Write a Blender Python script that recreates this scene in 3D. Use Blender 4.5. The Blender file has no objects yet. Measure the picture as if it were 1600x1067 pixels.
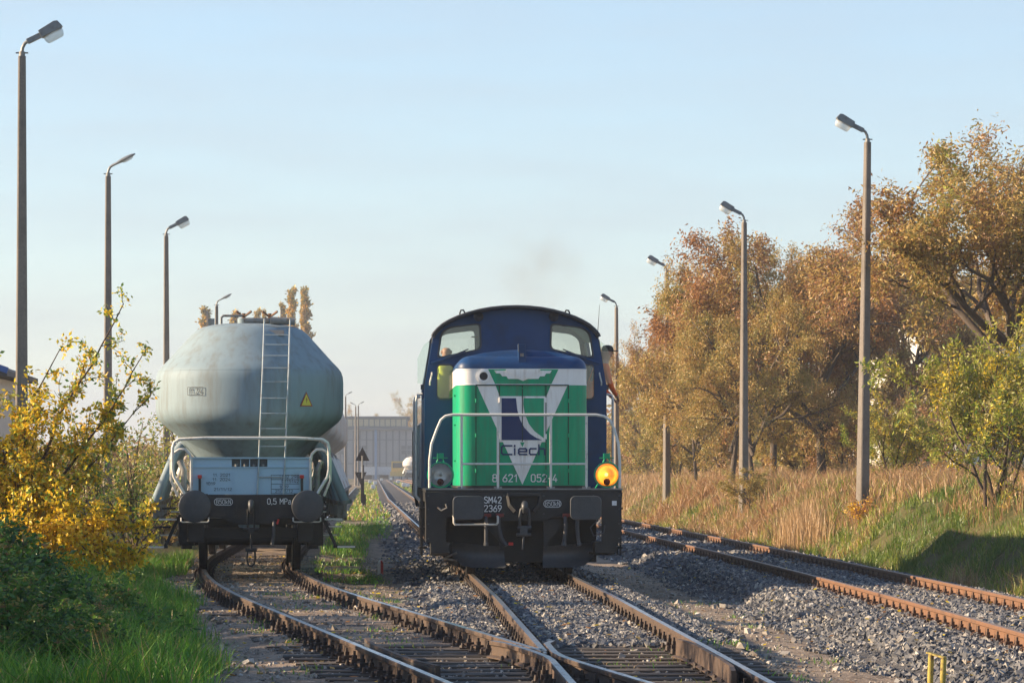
import bpy, bmesh, math, random
import numpy as np
from mathutils import Vector, Matrix

# ------------------------------------------------------------------ camera, sky, sun, exposure
scene = bpy.context.scene
COL = scene.collection
cam_data = bpy.data.cameras.new('camera')
cam = bpy.data.objects.new('camera', cam_data)
COL.objects.link(cam)
cam.location = (0.0, 0.0, 1.6)
cam.rotation_euler = (math.radians(90), 0, -math.atan(198 / 5200))
cam_data.sensor_width = 36.0
cam_data.lens = 36.0 * 5200 / 1600
cam_data.shift_y = 201.5 / 1600
cam_data.clip_start = 0.1
cam_data.clip_end = 9000
scene.camera = cam

SUN_EL = math.radians(20.0)
SUN_TO = Vector((-math.cos(SUN_EL), 0.025 * math.cos(SUN_EL), math.sin(SUN_EL))).normalized()
world = bpy.data.worlds.new('World')
scene.world = world
world.use_nodes = True
wn = world.node_tree.nodes
wl = world.node_tree.links
bg = wn['Background']
sky = wn.new('ShaderNodeTexSky')
sky.sky_type = 'NISHITA'
sky.sun_disc = False
sky.sun_elevation = SUN_EL
sky.sun_rotation = math.atan2(SUN_TO.x, SUN_TO.y)
sky.altitude = 0
sky.air_density = 1.0
sky.dust_density = 0.1
sky.ozone_density = 3.0
bg.inputs['Strength'].default_value = 0.095
# thin high cirrus: a faint stretched veil over the whole sky
tc = wn.new('ShaderNodeTexCoord')
mp = wn.new('ShaderNodeMapping')
mp.inputs['Scale'].default_value = (7.0, 7.0, 46.0)
mp.inputs['Rotation'].default_value = (0.0, 0.10, 0.0)
VEIL_T = 0.15
nz = wn.new('ShaderNodeTexNoise')
nz.inputs['Scale'].default_value = 1.6
nz.inputs['Detail'].default_value = 5.0
nz.inputs['Roughness'].default_value = 0.55
rp = wn.new('ShaderNodeMapRange')
rp.inputs['From Min'].default_value = 0.32
rp.inputs['From Max'].default_value = 0.80
rp.inputs['To Min'].default_value = 0.58
rp.inputs['To Max'].default_value = 1.0
mixw = wn.new('ShaderNodeMix')
mixw.data_type = 'RGBA'
mixw.inputs[7].default_value = (2.55, 2.80, 3.12, 1)
wl.new(tc.outputs['Generated'], mp.inputs['Vector'])
wl.new(mp.outputs['Vector'], nz.inputs['Vector'])
wl.new(nz.outputs['Fac'], rp.inputs['Value'])
# the veil is thickest, seen edge-on, towards the horizon and thins out overhead
sepw = wn.new('ShaderNodeSeparateXYZ'); wl.new(tc.outputs['Generated'], sepw.inputs[0])
mxz = wn.new('ShaderNodeMath'); mxz.operation = 'MAXIMUM'; mxz.inputs[1].default_value = 0.0
wl.new(sepw.outputs['Z'], mxz.inputs[0])
adz = wn.new('ShaderNodeMath'); adz.operation = 'ADD'; adz.inputs[1].default_value = VEIL_T
wl.new(mxz.outputs[0], adz.inputs[0])
dvz = wn.new('ShaderNodeMath'); dvz.operation = 'DIVIDE'; dvz.inputs[0].default_value = VEIL_T
wl.new(adz.outputs[0], dvz.inputs[1])
muz = wn.new('ShaderNodeMath'); muz.operation = 'MULTIPLY'
wl.new(rp.outputs['Result'], muz.inputs[0]); wl.new(dvz.outputs[0], muz.inputs[1])
wl.new(muz.outputs[0], mixw.inputs[0])
wl.new(sky.outputs['Color'], mixw.inputs[6])
wl.new(mixw.outputs[2], bg.inputs['Color'])

sun_data = bpy.data.lights.new('sun', 'SUN')
sun_data.energy = 5.0
sun_data.angle = math.radians(0.6)
sun_data.color = (1.0, 0.77, 0.51)
sun = bpy.data.objects.new('sun', sun_data)
sun.rotation_euler = SUN_TO.to_track_quat('Z', 'Y').to_euler()
COL.objects.link(sun)

scene.view_settings.view_transform = 'Standard'
scene.view_settings.look = 'None'
scene.view_settings.gamma = 1.0
scene.view_settings.exposure = 1.28
scene.view_settings.use_curve_mapping = False
scene.render.engine = 'CYCLES'
scene.cycles.use_denoising = True
scene.cycles.max_bounces = 7
scene.cycles.transparent_max_bounces = 12
scene.cycles.volume_bounces = 0

R = random.Random(7)
NR = np.random.default_rng(11)
PI = math.pi

# ------------------------------------------------------------------ helpers
def link(o, parent=None):
    COL.objects.link(o)
    if parent is not None:
        o.parent = parent
    return o

def tag(o, label=None, cat=None, group=None, kind=None):
    if label: o['label'] = label
    if cat: o['category'] = cat
    if group: o['group'] = group
    if kind: o['kind'] = kind
    return o

def thing(name, label, cat, loc=(0, 0, 0), rz=0.0, group=None):
    o = bpy.data.objects.new(name, None)
    o.empty_display_size = 0.2
    o.location = loc
    o.rotation_euler = (0, 0, rz)
    link(o)
    return tag(o, label, cat, group)

def copy_tree(o, parent=None):
    c = o.copy()
    COL.objects.link(c)
    c.parent = parent
    for ch in list(o.children):
        copy_tree(ch, c)
    return c

def mesh_np(name, V, polys, mats, parent=None, pmat=None, attr=None, smooth=False, loc=None):
    """fast mesh: V (N,3); polys one (M,k) array or a list of them; attr {name: per-vertex floats}"""
    if not isinstance(polys, (list, tuple)):
        polys = [polys]
    me = bpy.data.meshes.new(name)
    V = np.asarray(V, dtype=np.float32)
    me.vertices.add(len(V))
    me.vertices.foreach_set('co', V.ravel())
    loops = np.concatenate([np.asarray(p).ravel() for p in polys]).astype(np.int32)
    tot = np.concatenate([np.full(len(p), np.asarray(p).shape[1]) for p in polys]).astype(np.int32)
    start = np.concatenate([[0], np.cumsum(tot)[:-1]]).astype(np.int32)
    me.loops.add(len(loops))
    me.polygons.add(len(tot))
    me.loops.foreach_set('vertex_index', loops)
    me.polygons.foreach_set('loop_start', start)
    if not isinstance(mats, (list, tuple)):
        mats = [mats]
    for m in mats:
        me.materials.append(m)
    if pmat is not None:
        me.polygons.foreach_set('material_index', np.asarray(pmat, dtype=np.int32))
    me.polygons.foreach_set('use_smooth', np.full(len(tot), smooth))
    if attr:
        for k, a in attr.items():
            at = me.attributes.new(k, 'FLOAT', 'POINT')
            at.data.foreach_set('value', np.asarray(a, dtype=np.float32))
    me.update(calc_edges=True)
    me.validate()
    o = bpy.data.objects.new(name, me)
    if loc is not None:
        o.location = loc
    return link(o, parent)

class MB:
    """collects shapes for ONE mesh"""
    def __init__(self):
        self.v = []; self.f = []; self.m = []; self.mi = 0
    def _add(self, vs, fs):
        b = len(self.v)
        self.v += [tuple(p) for p in vs]
        for f in fs:
            self.f.append([b + i for i in f]); self.m.append(self.mi)
        return self
    def box(self, c, s, rot=None):
        hx, hy, hz = s[0] / 2, s[1] / 2, s[2] / 2
        P = [Vector((x, y, z)) for z in (-hz, hz) for y in (-hy, hy) for x in (-hx, hx)]
        if rot is not None:
            M = rot if isinstance(rot, Matrix) else Matrix.Rotation(rot[0], 3, rot[1])
            P = [M @ p for p in P]
        P = [p + Vector(c) for p in P]
        return self._add(P, [(0, 2, 3, 1), (4, 5, 7, 6), (0, 1, 5, 4), (2, 6, 7, 3), (0, 4, 6, 2), (1, 3, 7, 5)])
    def bar(self, p0, p1, w, h):
        p0, p1 = Vector(p0), Vector(p1)
        d = (p1 - p0)
        q = d.to_track_quat('Y', 'Z').to_matrix()
        return self.box((p0 + p1) / 2, (w, d.length, h), q)
    def cyl(self, p0, p1, r0, r1=None, n=16, caps=True):
        return self.tube([p0, p1], [r0, r0 if r1 is None else r1], n, caps)
    def tube(self, pts, r, n=8, caps=True):
        pts = [Vector(p) for p in pts]
        k = len(pts)
        rs = r if isinstance(r, (list, tuple)) else [r] * k
        t0 = (pts[1] - pts[0]).normalized()
        up = Vector((0, 0, 1)) if abs(t0.z) < 0.9 else Vector((0, 1, 0))
        u = t0.cross(up).normalized()
        vs = []
        for i, p in enumerate(pts):
            if i == 0: t = pts[1] - pts[0]
            elif i == k - 1: t = pts[-1] - pts[-2]
            else: t = (pts[i + 1] - pts[i]).normalized() + (pts[i] - pts[i - 1]).normalized()
            t = t.normalized()
            u = (u - t * u.dot(t)).normalized()
            w = t.cross(u)
            for j in range(n):
                a = 2 * PI * j / n
                vs.append(p + (u * math.cos(a) + w * math.sin(a)) * rs[i])
        fs = []
        for i in range(k - 1):
            for j in range(n):
                a, b = i * n + j, i * n + (j + 1) % n
                fs.append((a, b, b + n, a + n))
        if caps:
            fs.append(tuple(range(n - 1, -1, -1)))
            fs.append(tuple(range((k - 1) * n, k * n)))
        return self._add(vs, fs)
    def prism(self, poly, y0, y1):
        """polygon in x,z (counter-clockwise seen from -y) extruded from y0 to y1"""
        n = len(poly)
        vs = [(x, y0, z) for x, z in poly] + [(x, y1, z) for x, z in poly]
        fs = [tuple(range(n)), tuple(range(2 * n - 1, n - 1, -1))]
        for i in range(n):
            j = (i + 1) % n
            fs.append((i, i + n, j + n, j))
        return self._add(vs, fs)
    def prism_x(self, poly, x0, x1):
        """polygon in y,z extruded along x"""
        n = len(poly)
        vs = [(x0, y, z) for y, z in poly] + [(x1, y, z) for y, z in poly]
        fs = [tuple(range(n)), tuple(range(2 * n - 1, n - 1, -1))]
        for i in range(n):
            j = (i + 1) % n
            fs.append((i, i + n, j + n, j))
        return self._add(vs, fs)
    def prism_z(self, poly, z0, z1):
        n = len(poly)
        vs = [(x, y, z0) for x, y in poly] + [(x, y, z1) for x, y in poly]
        fs = [tuple(range(n - 1, -1, -1)), tuple(range(n, 2 * n))]
        for i in range(n):
            j = (i + 1) % n
            fs.append((i, j, j + n, i + n))
        return self._add(vs, fs)
    def lathe(self, prof, c, axis, n=24, caps=True):
        """prof (r, h) along axis 'y' or 'z' from point c"""
        vs = []
        for r, h in prof:
            for j in range(n):
                a = 2 * PI * j / n
                x, y = r * math.cos(a), r * math.sin(a)
                if axis == 'z': vs.append((c[0] + x, c[1] + y, c[2] + h))
                elif axis == 'y': vs.append((c[0] + x, c[1] + h, c[2] + y))
                else: vs.append((c[0] + h, c[1] + x, c[2] + y))
        fs = []
        for i in range(len(prof) - 1):
            for j in range(n):
                a, b = i * n + j, i * n + (j + 1) % n
                fs.append((a, b, b + n, a + n))
        if caps and prof[0][0] > 1e-5: fs.append(tuple(range(n)))
        if caps and prof[-1][0] > 1e-5: fs.append(tuple(range((len(prof) - 1) * n, len(prof) * n)))
        return self._add(vs, fs)
    def loft(self, rings, closed=True, cap0=False, cap1=False):
        n = len(rings[0])
        vs = [p for r in rings for p in r]
        fs = []
        for i in range(len(rings) - 1):
            for j in range(n if closed else n - 1):
                a, b = i * n + j, i * n + (j + 1) % n
                fs.append((a, b, b + n, a + n))
        if cap0: fs.append(tuple(range(n - 1, -1, -1)))
        if cap1: fs.append(tuple(range((len(rings) - 1) * n, len(rings) * n)))
        return self._add(vs, fs)
    def plate(self, outer, holes, y0, y1):
        """flat plate in x,z with holes, from y0 to y1"""
        bm = bmesh.new()
        loops = []
        for loop in [outer] + holes:
            vv = [bm.verts.new((x, 0, z)) for x, z in loop]
            for i in range(len(vv)):
                bm.edges.new((vv[i], vv[(i + 1) % len(vv)]))
            loops.append(vv)
        bmesh.ops.triangle_fill(bm, use_beauty=True, use_dissolve=False, edges=bm.edges[:])
        bm.verts.index_update()
        vs = [v.co.copy() for v in bm.verts]
        fs = [[v.index for v in f.verts] for f in bm.faces]
        li = [[v.index for v in l] for l in loops]
        bm.free()
        n = len(vs)
        V = [(p.x, y0, p.z) for p in vs] + [(p.x, y1, p.z) for p in vs]
        F = [tuple(f) for f in fs] + [tuple(i + n for i in reversed(f)) for f in fs]
        for l in li:
            for i in range(len(l)):
                a, b = l[i], l[(i + 1) % len(l)]
                F.append((a, b, b + n, a + n))
        return self._add(V, F)
    def build(self, name, mat, parent=None, smooth=None, bevel=0, loc=None, seg=2):
        me = bpy.data.meshes.new(name)
        me.from_pydata(self.v, [], self.f)
        mats = mat if isinstance(mat, (list, tuple)) else [mat]
        for m in mats: me.materials.append(m)
        if len(mats) > 1:
            me.polygons.foreach_set('material_index', self.m)
        bm = bmesh.new(); bm.from_mesh(me)
        bmesh.ops.recalc_face_normals(bm, faces=bm.faces[:])
        if bevel:
            es = [e for e in bm.edges if len(e.link_faces) == 2 and e.calc_face_angle(0) > 0.5]
            bmesh.ops.bevel(bm, geom=es, offset=bevel, segments=seg, profile=0.6, affect='EDGES', clamp_overlap=True)
        bm.to_mesh(me); bm.free()
        if smooth is not None:
            me.polygons.foreach_set('use_smooth', [True] * len(me.polygons))
            me.set_sharp_from_angle(angle=math.radians(smooth))
        me.update()
        o = bpy.data.objects.new(name, me)
        if loc is not None: o.location = loc
        return link(o, parent)

def rrect(x0, x1, z0, z1, r, n=4):
    P = []
    for cx, cz, a0 in ((x1 - r, z0 + r, -90), (x1 - r, z1 - r, 0), (x0 + r, z1 - r, 90), (x0 + r, z0 + r, 180)):
        for i in range(n + 1):
            a = math.radians(a0 + 90 * i / n)
            P.append((cx + r * math.cos(a), cz + r * math.sin(a)))
    return P

def round_poly(P, r, n=3):
    out = []
    m = len(P)
    for i in range(m):
        a, b, c = Vector(P[i - 1]), Vector(P[i]), Vector(P[(i + 1) % m])
        d0, d1 = (a - b), (c - b)
        q = min(r, d0.length * .45, d1.length * .45)
        p0, p1 = b + d0.normalized() * q, b + d1.normalized() * q
        for k in range(n + 1):
            t = k / n
            out.append(tuple(p0 * (1 - t) ** 2 + b * 2 * t * (1 - t) + p1 * t * t))
    return out

GLYPH = {
 '0': (.56, [[(.15, 0), (.41, 0), (.56, .15), (.56, .85), (.41, 1), (.15, 1), (0, .85), (0, .15), (.15, 0)]]),
 '1': (.36, [[(.04, .74), (.28, 1), (.28, 0)]]),
 '2': (.56, [[(0, .80), (.04, .92), (.15, 1), (.41, 1), (.54, .9), (.56, .75), (.5, .58), (0, 0), (.56, 0)]]),
 '3': (.56, [[(0, .88), (.14, 1), (.40, 1), (.54, .9), (.54, .65), (.40, .54), (.22, .54)], [(.40, .54), (.56, .42), (.56, .12), (.42, 0), (.14, 0), (0, .12)]]),
 '4': (.58, [[(.34, 1), (0, .25), (.58, .25)], [(.42, .5), (.42, 0)]]),
 '5': (.56, [[(.52, 1), (.06, 1), (.04, .55), (.16, .62), (.40, .62), (.56, .48), (.56, .14), (.42, 0), (.14, 0), (0, .12)]]),
 '6': (.56, [[(.46, 1), (.1, .55), (0, .35), (0, .14), (.14, 0), (.42, 0), (.56, .14), (.56, .4), (.42, .54), (.14, .54), (.03, .42)]]),
 '8': (.56, [[(.14, .54), (.42, .54), (.53, .65), (.53, .88), (.41, 1), (.15, 1), (.03, .88), (.03, .65), (.14, .54)], [(.14, .54), (0, .42), (0, .13), (.14, 0), (.42, 0), (.56, .13), (.56, .42), (.42, .54)]]),
 '9': (.56, [[(.10, 0), (.46, .45), (.56, .65), (.56, .86), (.42, 1), (.14, 1), (0, .86), (0, .6), (.14, .46), (.42, .46), (.53, .58)]]),
 'S': (.56, [[(.56, .86), (.42, 1), (.14, 1), (0, .87), (0, .68), (.12, .56), (.44, .46), (.56, .33), (.56, .13), (.42, 0), (.14, 0), (0, .13)]]),
 'M': (.64, [[(0, 0), (0, 1), (.32, .4), (.64, 1), (.64, 0)]]),
 'k': (.46, [[(0, 0), (0, 1)], [(.42, .66), (0, .25)], [(.16, .42), (.46, 0)]]),
 'N': (.52, [[(0, 0), (0, 1), (.52, 0), (.52, 1)]]),
 'P': (.52, [[(0, 0), (0, 1), (.38, 1), (.52, .88), (.52, .60), (.38, .48), (0, .48)]]),
 'a': (.42, [[(.05, .60), (.14, .68), (.32, .68), (.42, .58), (.42, 0)], [(.42, .40), (.12, .38), (0, .28), (0, .1), (.1, 0), (.3, 0), (.42, .12)]]),
 ',': (.10, [[(.08, .08), (.02, -.14)]]), '.': (.08, [[(.04, 0), (.04, .05)]]), '/': (.36, [[(0, -.05), (.36, 1.05)]]),
 '-': (.40, [[(.02, .45), (.38, .45)]]), ' ': (.26, []),
}
def text(s, h, mat, parent, loc, name='lettering', sx=1.0, bold=0.0, center=True, spacing=1.0):
    """plain stroke lettering, standing in x,z and facing -y"""
    gap = .26 * spacing
    wd = sum(GLYPH[c][0] for c in s) + gap * (len(s) - 1)
    x0 = -wd / 2; w = (.125 + bold * 10) * h; y = 0.0
    mb = MB()
    for c in s:
        gw, ls = GLYPH[c]
        for pts in ls:
            for a, b in zip(pts[:-1], pts[1:]):
                p = Vector(((x0 + a[0]) * h * sx, a[1] * h)); q = Vector(((x0 + b[0]) * h * sx, b[1] * h))
                t = (q - p).normalized(); nn = Vector((-t.y, t.x)) * w / 2; e = t * w * .35
                mb.prism([tuple(p - e - nn), tuple(q + e - nn), tuple(q + e + nn), tuple(p - e + nn)], y, y + .002)
                y -= .00004
        x0 += gw + gap
    return mb.build(name, mat, parent, loc=loc)

# value noise
def vnoise(x, y, seed=0):
    x = np.asarray(x, float); y = np.asarray(y, float)
    xi = np.floor(x).astype(np.int64); yi = np.floor(y).astype(np.int64)
    fx = x - xi; fy = y - yi
    fx = fx * fx * (3 - 2 * fx); fy = fy * fy * (3 - 2 * fy)
    def h(a, b):
        n = (a * 374761393 + b * 668265263 + seed * 1442695041) & 0x7fffffff
        n = ((n ^ (n >> 13)) * 1274126177) & 0x7fffffff
        return ((n ^ (n >> 16)) & 0xffff) / 65535.0
    return (h(xi, yi) * (1 - fx) + h(xi + 1, yi) * fx) * (1 - fy) + (h(xi, yi + 1) * (1 - fx) + h(xi + 1, yi + 1) * fx) * fy

def sstep(a, b, x):
    t = np.clip((np.asarray(x, float) - a) / (b - a), 0, 1)
    return t * t * (3 - 2 * t)

# ------------------------------------------------------------------ materials
def ncol(c):
    return (c[0], c[1], c[2], 1.0)

def mat(name, c, rough=0.6, metal=0.0, c2=None, scale=8.0, amt=0.5, bump=0.0, bscale=None, spec=0.5, detail=5.0,
        dirt=None, dscale=1.5, dlo=0.5, dhi=0.75, stretch=(1, 1, 1), attr=None, ramp=None, coat=0.0):
    m = bpy.data.materials.new(name)
    m.use_nodes = True
    nt = m.node_tree; N = nt.nodes; L = nt.links
    b = N['Principled BSDF']
    b.inputs['Roughness'].default_value = rough
    b.inputs['Metallic'].default_value = metal
    b.inputs['Specular IOR Level'].default_value = spec
    b.inputs['Base Color'].default_value = ncol(c)
    if coat:
        b.inputs['Coat Weight'].default_value = coat
        b.inputs['Coat Roughness'].default_value = 0.15
    tc = N.new('ShaderNodeTexCoord')
    mp = N.new('ShaderNodeMapping')
    mp.inputs['Scale'].default_value = stretch
    L.new(tc.outputs['Object'], mp.inputs['Vector'])
    cur = None
    if c2 is not None:
        n = N.new('ShaderNodeTexNoise')
        n.inputs['Scale'].default_value = scale
        n.inputs['Detail'].default_value = detail
        n.inputs['Roughness'].default_value = 0.6
        L.new(mp.outputs['Vector'], n.inputs['Vector'])
        mr = N.new('ShaderNodeMapRange')
        mr.inputs['From Min'].default_value = 0.5 - amt * 0.4
        mr.inputs['From Max'].default_value = 0.5 + amt * 0.4
        L.new(n.outputs['Fac'], mr.inputs['Value'])
        mx = N.new('ShaderNodeMix'); mx.data_type = 'RGBA'
        mx.inputs[6].default_value = ncol(c); mx.inputs[7].default_value = ncol(c2)
        L.new(mr.outputs['Result'], mx.inputs[0])
        cur = mx.outputs[2]
    if attr is not None:
        at = N.new('ShaderNodeAttribute'); at.attribute_name = attr
        cr = N.new('ShaderNodeValToRGB')
        els = cr.color_ramp.elements
        els[0].position, els[0].color = ramp[0][0], ncol(ramp[0][1])
        els[1].position, els[1].color = ramp[-1][0], ncol(ramp[-1][1])
        for p, cc in ramp[1:-1]:
            e = els.new(p); e.color = ncol(cc)
        L.new(at.outputs['Fac'], cr.inputs['Fac'])
        cur = cr.outputs['Color']
    if dirt is not None:
        n2 = N.new('ShaderNodeTexNoise')
        n2.inputs['Scale'].default_value = dscale
        n2.inputs['Detail'].default_value = 8.0
        n2.inputs['Roughness'].default_value = 0.65
        mp2 = N.new('ShaderNodeMapping')
        mp2.inputs['Scale'].default_value = (stretch[0], stretch[1], stretch[2])
        mp2.inputs['Location'].default_value = (3.1, 1.7, 4.4)
        L.new(tc.outputs['Object'], mp2.inputs['Vector'])
        L.new(mp2.outputs['Vector'], n2.inputs['Vector'])
        mr2 = N.new('ShaderNodeMapRange')
        mr2.inputs['From Min'].default_value = dlo
        mr2.inputs['From Max'].default_value = dhi
        L.new(n2.outputs['Fac'], mr2.inputs['Value'])
        mx2 = N.new('ShaderNodeMix'); mx2.data_type = 'RGBA'
        mx2.inputs[6].default_value = ncol(c)
        if cur is not None: L.new(cur, mx2.inputs[6])
        mx2.inputs[7].default_value = ncol(dirt)
        L.new(mr2.outputs['Result'], mx2.inputs[0])
        cur = mx2.outputs[2]
        mrr = N.new('ShaderNodeMapRange')
        mrr.inputs['To Min'].default_value = rough
        mrr.inputs['To Max'].default_value = min(1.0, rough + 0.3)
        L.new(mr2.outputs['Result'], mrr.inputs['Value'])
        L.new(mrr.outputs['Result'], b.inputs['Roughness'])
    if cur is not None:
        L.new(cur, b.inputs['Base Color'])
    if bump:
        n3 = N.new('ShaderNodeTexNoise')
        n3.inputs['Scale'].default_value = bscale or scale * 3
        n3.inputs['Detail'].default_value = 6.0
        L.new(mp.outputs['Vector'], n3.inputs['Vector'])
        bp = N.new('ShaderNodeBump')
        bp.inputs['Strength'].default_value = bump
        bp.inputs['Distance'].default_value = 0.02
        L.new(n3.outputs['Fac'], bp.inputs['Height'])
        L.new(bp.outputs['Normal'], b.inputs['Normal'])
    return m

def leafmat(name, c, c2, trans=0.4):
    m = bpy.data.materials.new(name)
    m.use_nodes = True
    nt = m.node_tree; N = nt.nodes; L = nt.links
    N.remove(N['Principled BSDF'])
    out = N['Material Output']
    geo = N.new('ShaderNodeObjectInfo')
    at = N.new('ShaderNodeAttribute'); at.attribute_name = 'tone'
    mx = N.new('ShaderNodeMix'); mx.data_type = 'RGBA'
    mx.inputs[6].default_value = ncol(c); mx.inputs[7].default_value = ncol(c2)
    L.new(at.outputs['Fac'], mx.inputs[0])
    d = N.new('ShaderNodeBsdfDiffuse'); t = N.new('ShaderNodeBsdfTranslucent')
    g = N.new('ShaderNodeBsdfGlossy'); g.inputs['Roughness'].default_value = 0.45
    L.new(mx.outputs[2], d.inputs['Color']); L.new(mx.outputs[2], t.inputs['Color'])
    s1 = N.new('ShaderNodeMixShader'); s1.inputs[0].default_value = trans
    L.new(d.outputs[0], s1.inputs[1]); L.new(t.outputs[0], s1.inputs[2])
    s2 = N.new('ShaderNodeMixShader'); s2.inputs[0].default_value = 0.04
    L.new(s1.outputs[0], s2.inputs[1]); L.new(g.outputs[0], s2.inputs[2])
    L.new(s2.outputs[0], out.inputs['Surface'])
    return m

def glassmat(name, tint, refl=0.10, rough=0.02):
    m = bpy.data.materials.new(name)
    m.use_nodes = True
    nt = m.node_tree; N = nt.nodes; L = nt.links
    N.remove(N['Principled BSDF'])
    out = N['Material Output']
    t = N.new('ShaderNodeBsdfTransparent'); t.inputs['Color'].default_value = ncol(tint)
    g = N.new('ShaderNodeBsdfGlossy'); g.inputs['Roughness'].default_value = rough
    f = N.new('ShaderNodeFresnel'); f.inputs['IOR'].default_value = 1.5
    a = N.new('ShaderNodeMath'); a.operation = 'ADD'; a.inputs[1].default_value = refl - 0.04
    a.use_clamp = True
    L.new(f.outputs[0], a.inputs[0])
    s = N.new('ShaderNodeMixShader')
    L.new(a.outputs[0], s.inputs[0]); L.new(t.outputs[0], s.inputs[1]); L.new(g.outputs[0], s.inputs[2])
    L.new(s.outputs[0], out.inputs['Surface'])
    return m

def emitmat(name, c, strength, base=(0.8, 0.7, 0.4)):
    m = bpy.data.materials.new(name)
    m.use_nodes = True
    b = m.node_tree.nodes['Principled BSDF']
    b.inputs['Base Color'].default_value = ncol(base)
    b.inputs['Emission Color'].default_value = ncol(c)
    b.inputs['Emission Strength'].default_value = strength
    return m

M = {}
M['navy'] = mat('navy_paint', (0.010, 0.045, 0.135), 0.36, c2=(0.014, 0.055, 0.155), scale=3, dirt=(0.022, 0.034, 0.055), dscale=2.2, dlo=.5, dhi=.85, spec=.25)
M['roofdark'] = mat('sooty_roof_paint', (0.022, 0.022, 0.028), 0.55, c2=(0.04, 0.033, 0.032), scale=5, bump=.1)
M['green'] = mat('green_paint', (0.004, 0.30, 0.145), 0.36, c2=(0.006, 0.33, 0.16), spec=.25, scale=2.5, dirt=(0.05, 0.19, 0.105), dscale=2.4, dlo=.46, dhi=.78, stretch=(5, 5, .5))
M['white'] = mat('off_white_paint', (0.82, 0.80, 0.77), 0.42, c2=(0.76, 0.73, 0.69), scale=3, dirt=(0.45, 0.37, 0.28), dscale=2.6, dlo=.52, dhi=.80, stretch=(5, 5, .4))
M['rail_white'] = mat('handrail_white_paint', (0.62, 0.60, 0.55), 0.45, dirt=(0.30, 0.25, 0.20), dscale=9, dlo=.56, dhi=.75)
M['letter_white'] = mat('white_lettering', (0.72, 0.72, 0.70), 0.5, dirt=(0.4, 0.4, 0.4), dscale=20, dlo=.55, dhi=.8)
M['logoblue'] = mat('logo_blue_paint', (0.016, 0.036, 0.115), 0.4, spec=.25)
M['black'] = mat('black_underframe', (0.010, 0.010, 0.011), 0.55, c2=(0.017, 0.016, 0.015), scale=9, dirt=(0.030, 0.023, 0.018), dscale=3, dlo=.55, dhi=.8, bump=.08)
M['buffer'] = mat('buffer_steel', (0.040, 0.044, 0.050), 0.45, c2=(0.058, 0.061, 0.066), scale=14, metal=.2, dirt=(0.06, 0.055, 0.05), dscale=6, dlo=.58, dhi=.8)
M['dkred'] = mat('dull_red_paint', (0.20, 0.028, 0.02), 0.55, dirt=(.05, .03, .025), dscale=12)
M['red'] = mat('red_paint', (0.50, 0.025, 0.015), 0.5)
M['yellow'] = mat('yellow_paint', (0.42, 0.33, 0.06), 0.65, dirt=(.17, .11, .06), dscale=14, dlo=.50, dhi=.66)
M['rubber'] = mat('hose_rubber', (0.055, 0.055, 0.06), 0.6)
M['seam'] = mat('dark_seam', (0.012, 0.03, 0.02), 0.7)
M['glass'] = glassmat('cab_glass', (0.92, 0.94, 0.92), .08)
M['side_glass'] = glassmat('wind_deflector_glass', (0.90, 0.95, 0.92), .05)
M['lamp_glass'] = glassmat('lamp_lens', (0.93, 0.94, 0.92), .045)
M['amber_glass'] = glassmat('amber_lamp_lens', (1.0, 0.80, 0.42), .045)
M['reflector'] = mat('lamp_reflector', (0.70, 0.71, 0.72), 0.38, metal=.6)
def lit_reflector():
    m = bpy.data.materials.new('lit_reflector'); m.use_nodes = True
    N = m.node_tree.nodes; L = m.node_tree.links; b = N['Principled BSDF']
    b.inputs['Base Color'].default_value = (.9, .6, .25, 1); b.inputs['Metallic'].default_value = .7; b.inputs['Roughness'].default_value = .3
    tc = N.new('ShaderNodeTexCoord'); mp = N.new('ShaderNodeMapping'); mp.inputs['Location'].default_value = (-1.26, -.1, -1.535)
    L.new(tc.outputs['Object'], mp.inputs['Vector'])
    nz = N.new('ShaderNodeTexNoise'); nz.inputs['Scale'].default_value = 9; nz.inputs['Detail'].default_value = 2; L.new(mp.outputs['Vector'], nz.inputs['Vector'])
    ln = N.new('ShaderNodeVectorMath'); ln.operation = 'LENGTH'; L.new(mp.outputs['Vector'], ln.inputs[0])
    r1 = N.new('ShaderNodeMapRange'); r1.inputs['From Min'].default_value = .03; r1.inputs['From Max'].default_value = .17; r1.inputs['To Min'].default_value = .24; r1.inputs['To Max'].default_value = .04
    L.new(ln.outputs['Value'], r1.inputs['Value'])
    r2 = N.new('ShaderNodeMapRange'); r2.inputs['From Min'].default_value = .35; r2.inputs['From Max'].default_value = .62; r2.inputs['To Min'].default_value = .25; r2.inputs['To Max'].default_value = 1.6
    L.new(nz.outputs['Fac'], r2.inputs['Value'])
    mu = N.new('ShaderNodeMath'); mu.operation = 'MULTIPLY'; L.new(r1.outputs[0], mu.inputs[0]); L.new(r2.outputs[0], mu.inputs[1])
    L.new(mu.outputs[0], b.inputs['Emission Strength']); b.inputs['Emission Color'].default_value = (1.0, .36, .04, 1)
    return m
M['lit'] = lit_reflector()
M['bulb'] = emitmat('lit_bulb', (1.0, 0.60, 0.20), 2.2)
M['tank'] = mat('grey_tank_paint', (0.22, 0.29, 0.33), 0.62, c2=(0.20, 0.268, 0.307), spec=.3, scale=2.5, dirt=(0.165, 0.17, 0.155), dscale=1.9, dlo=.48, dhi=.80, stretch=(3, 3, .4), bump=.03, bscale=1.2)
M['tankpanel'] = mat('pale_grey_panel_paint', (0.33, 0.49, 0.60), 0.6, dirt=(0.22, 0.20, 0.17), dscale=2.5, dlo=.58, dhi=.85)
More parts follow.
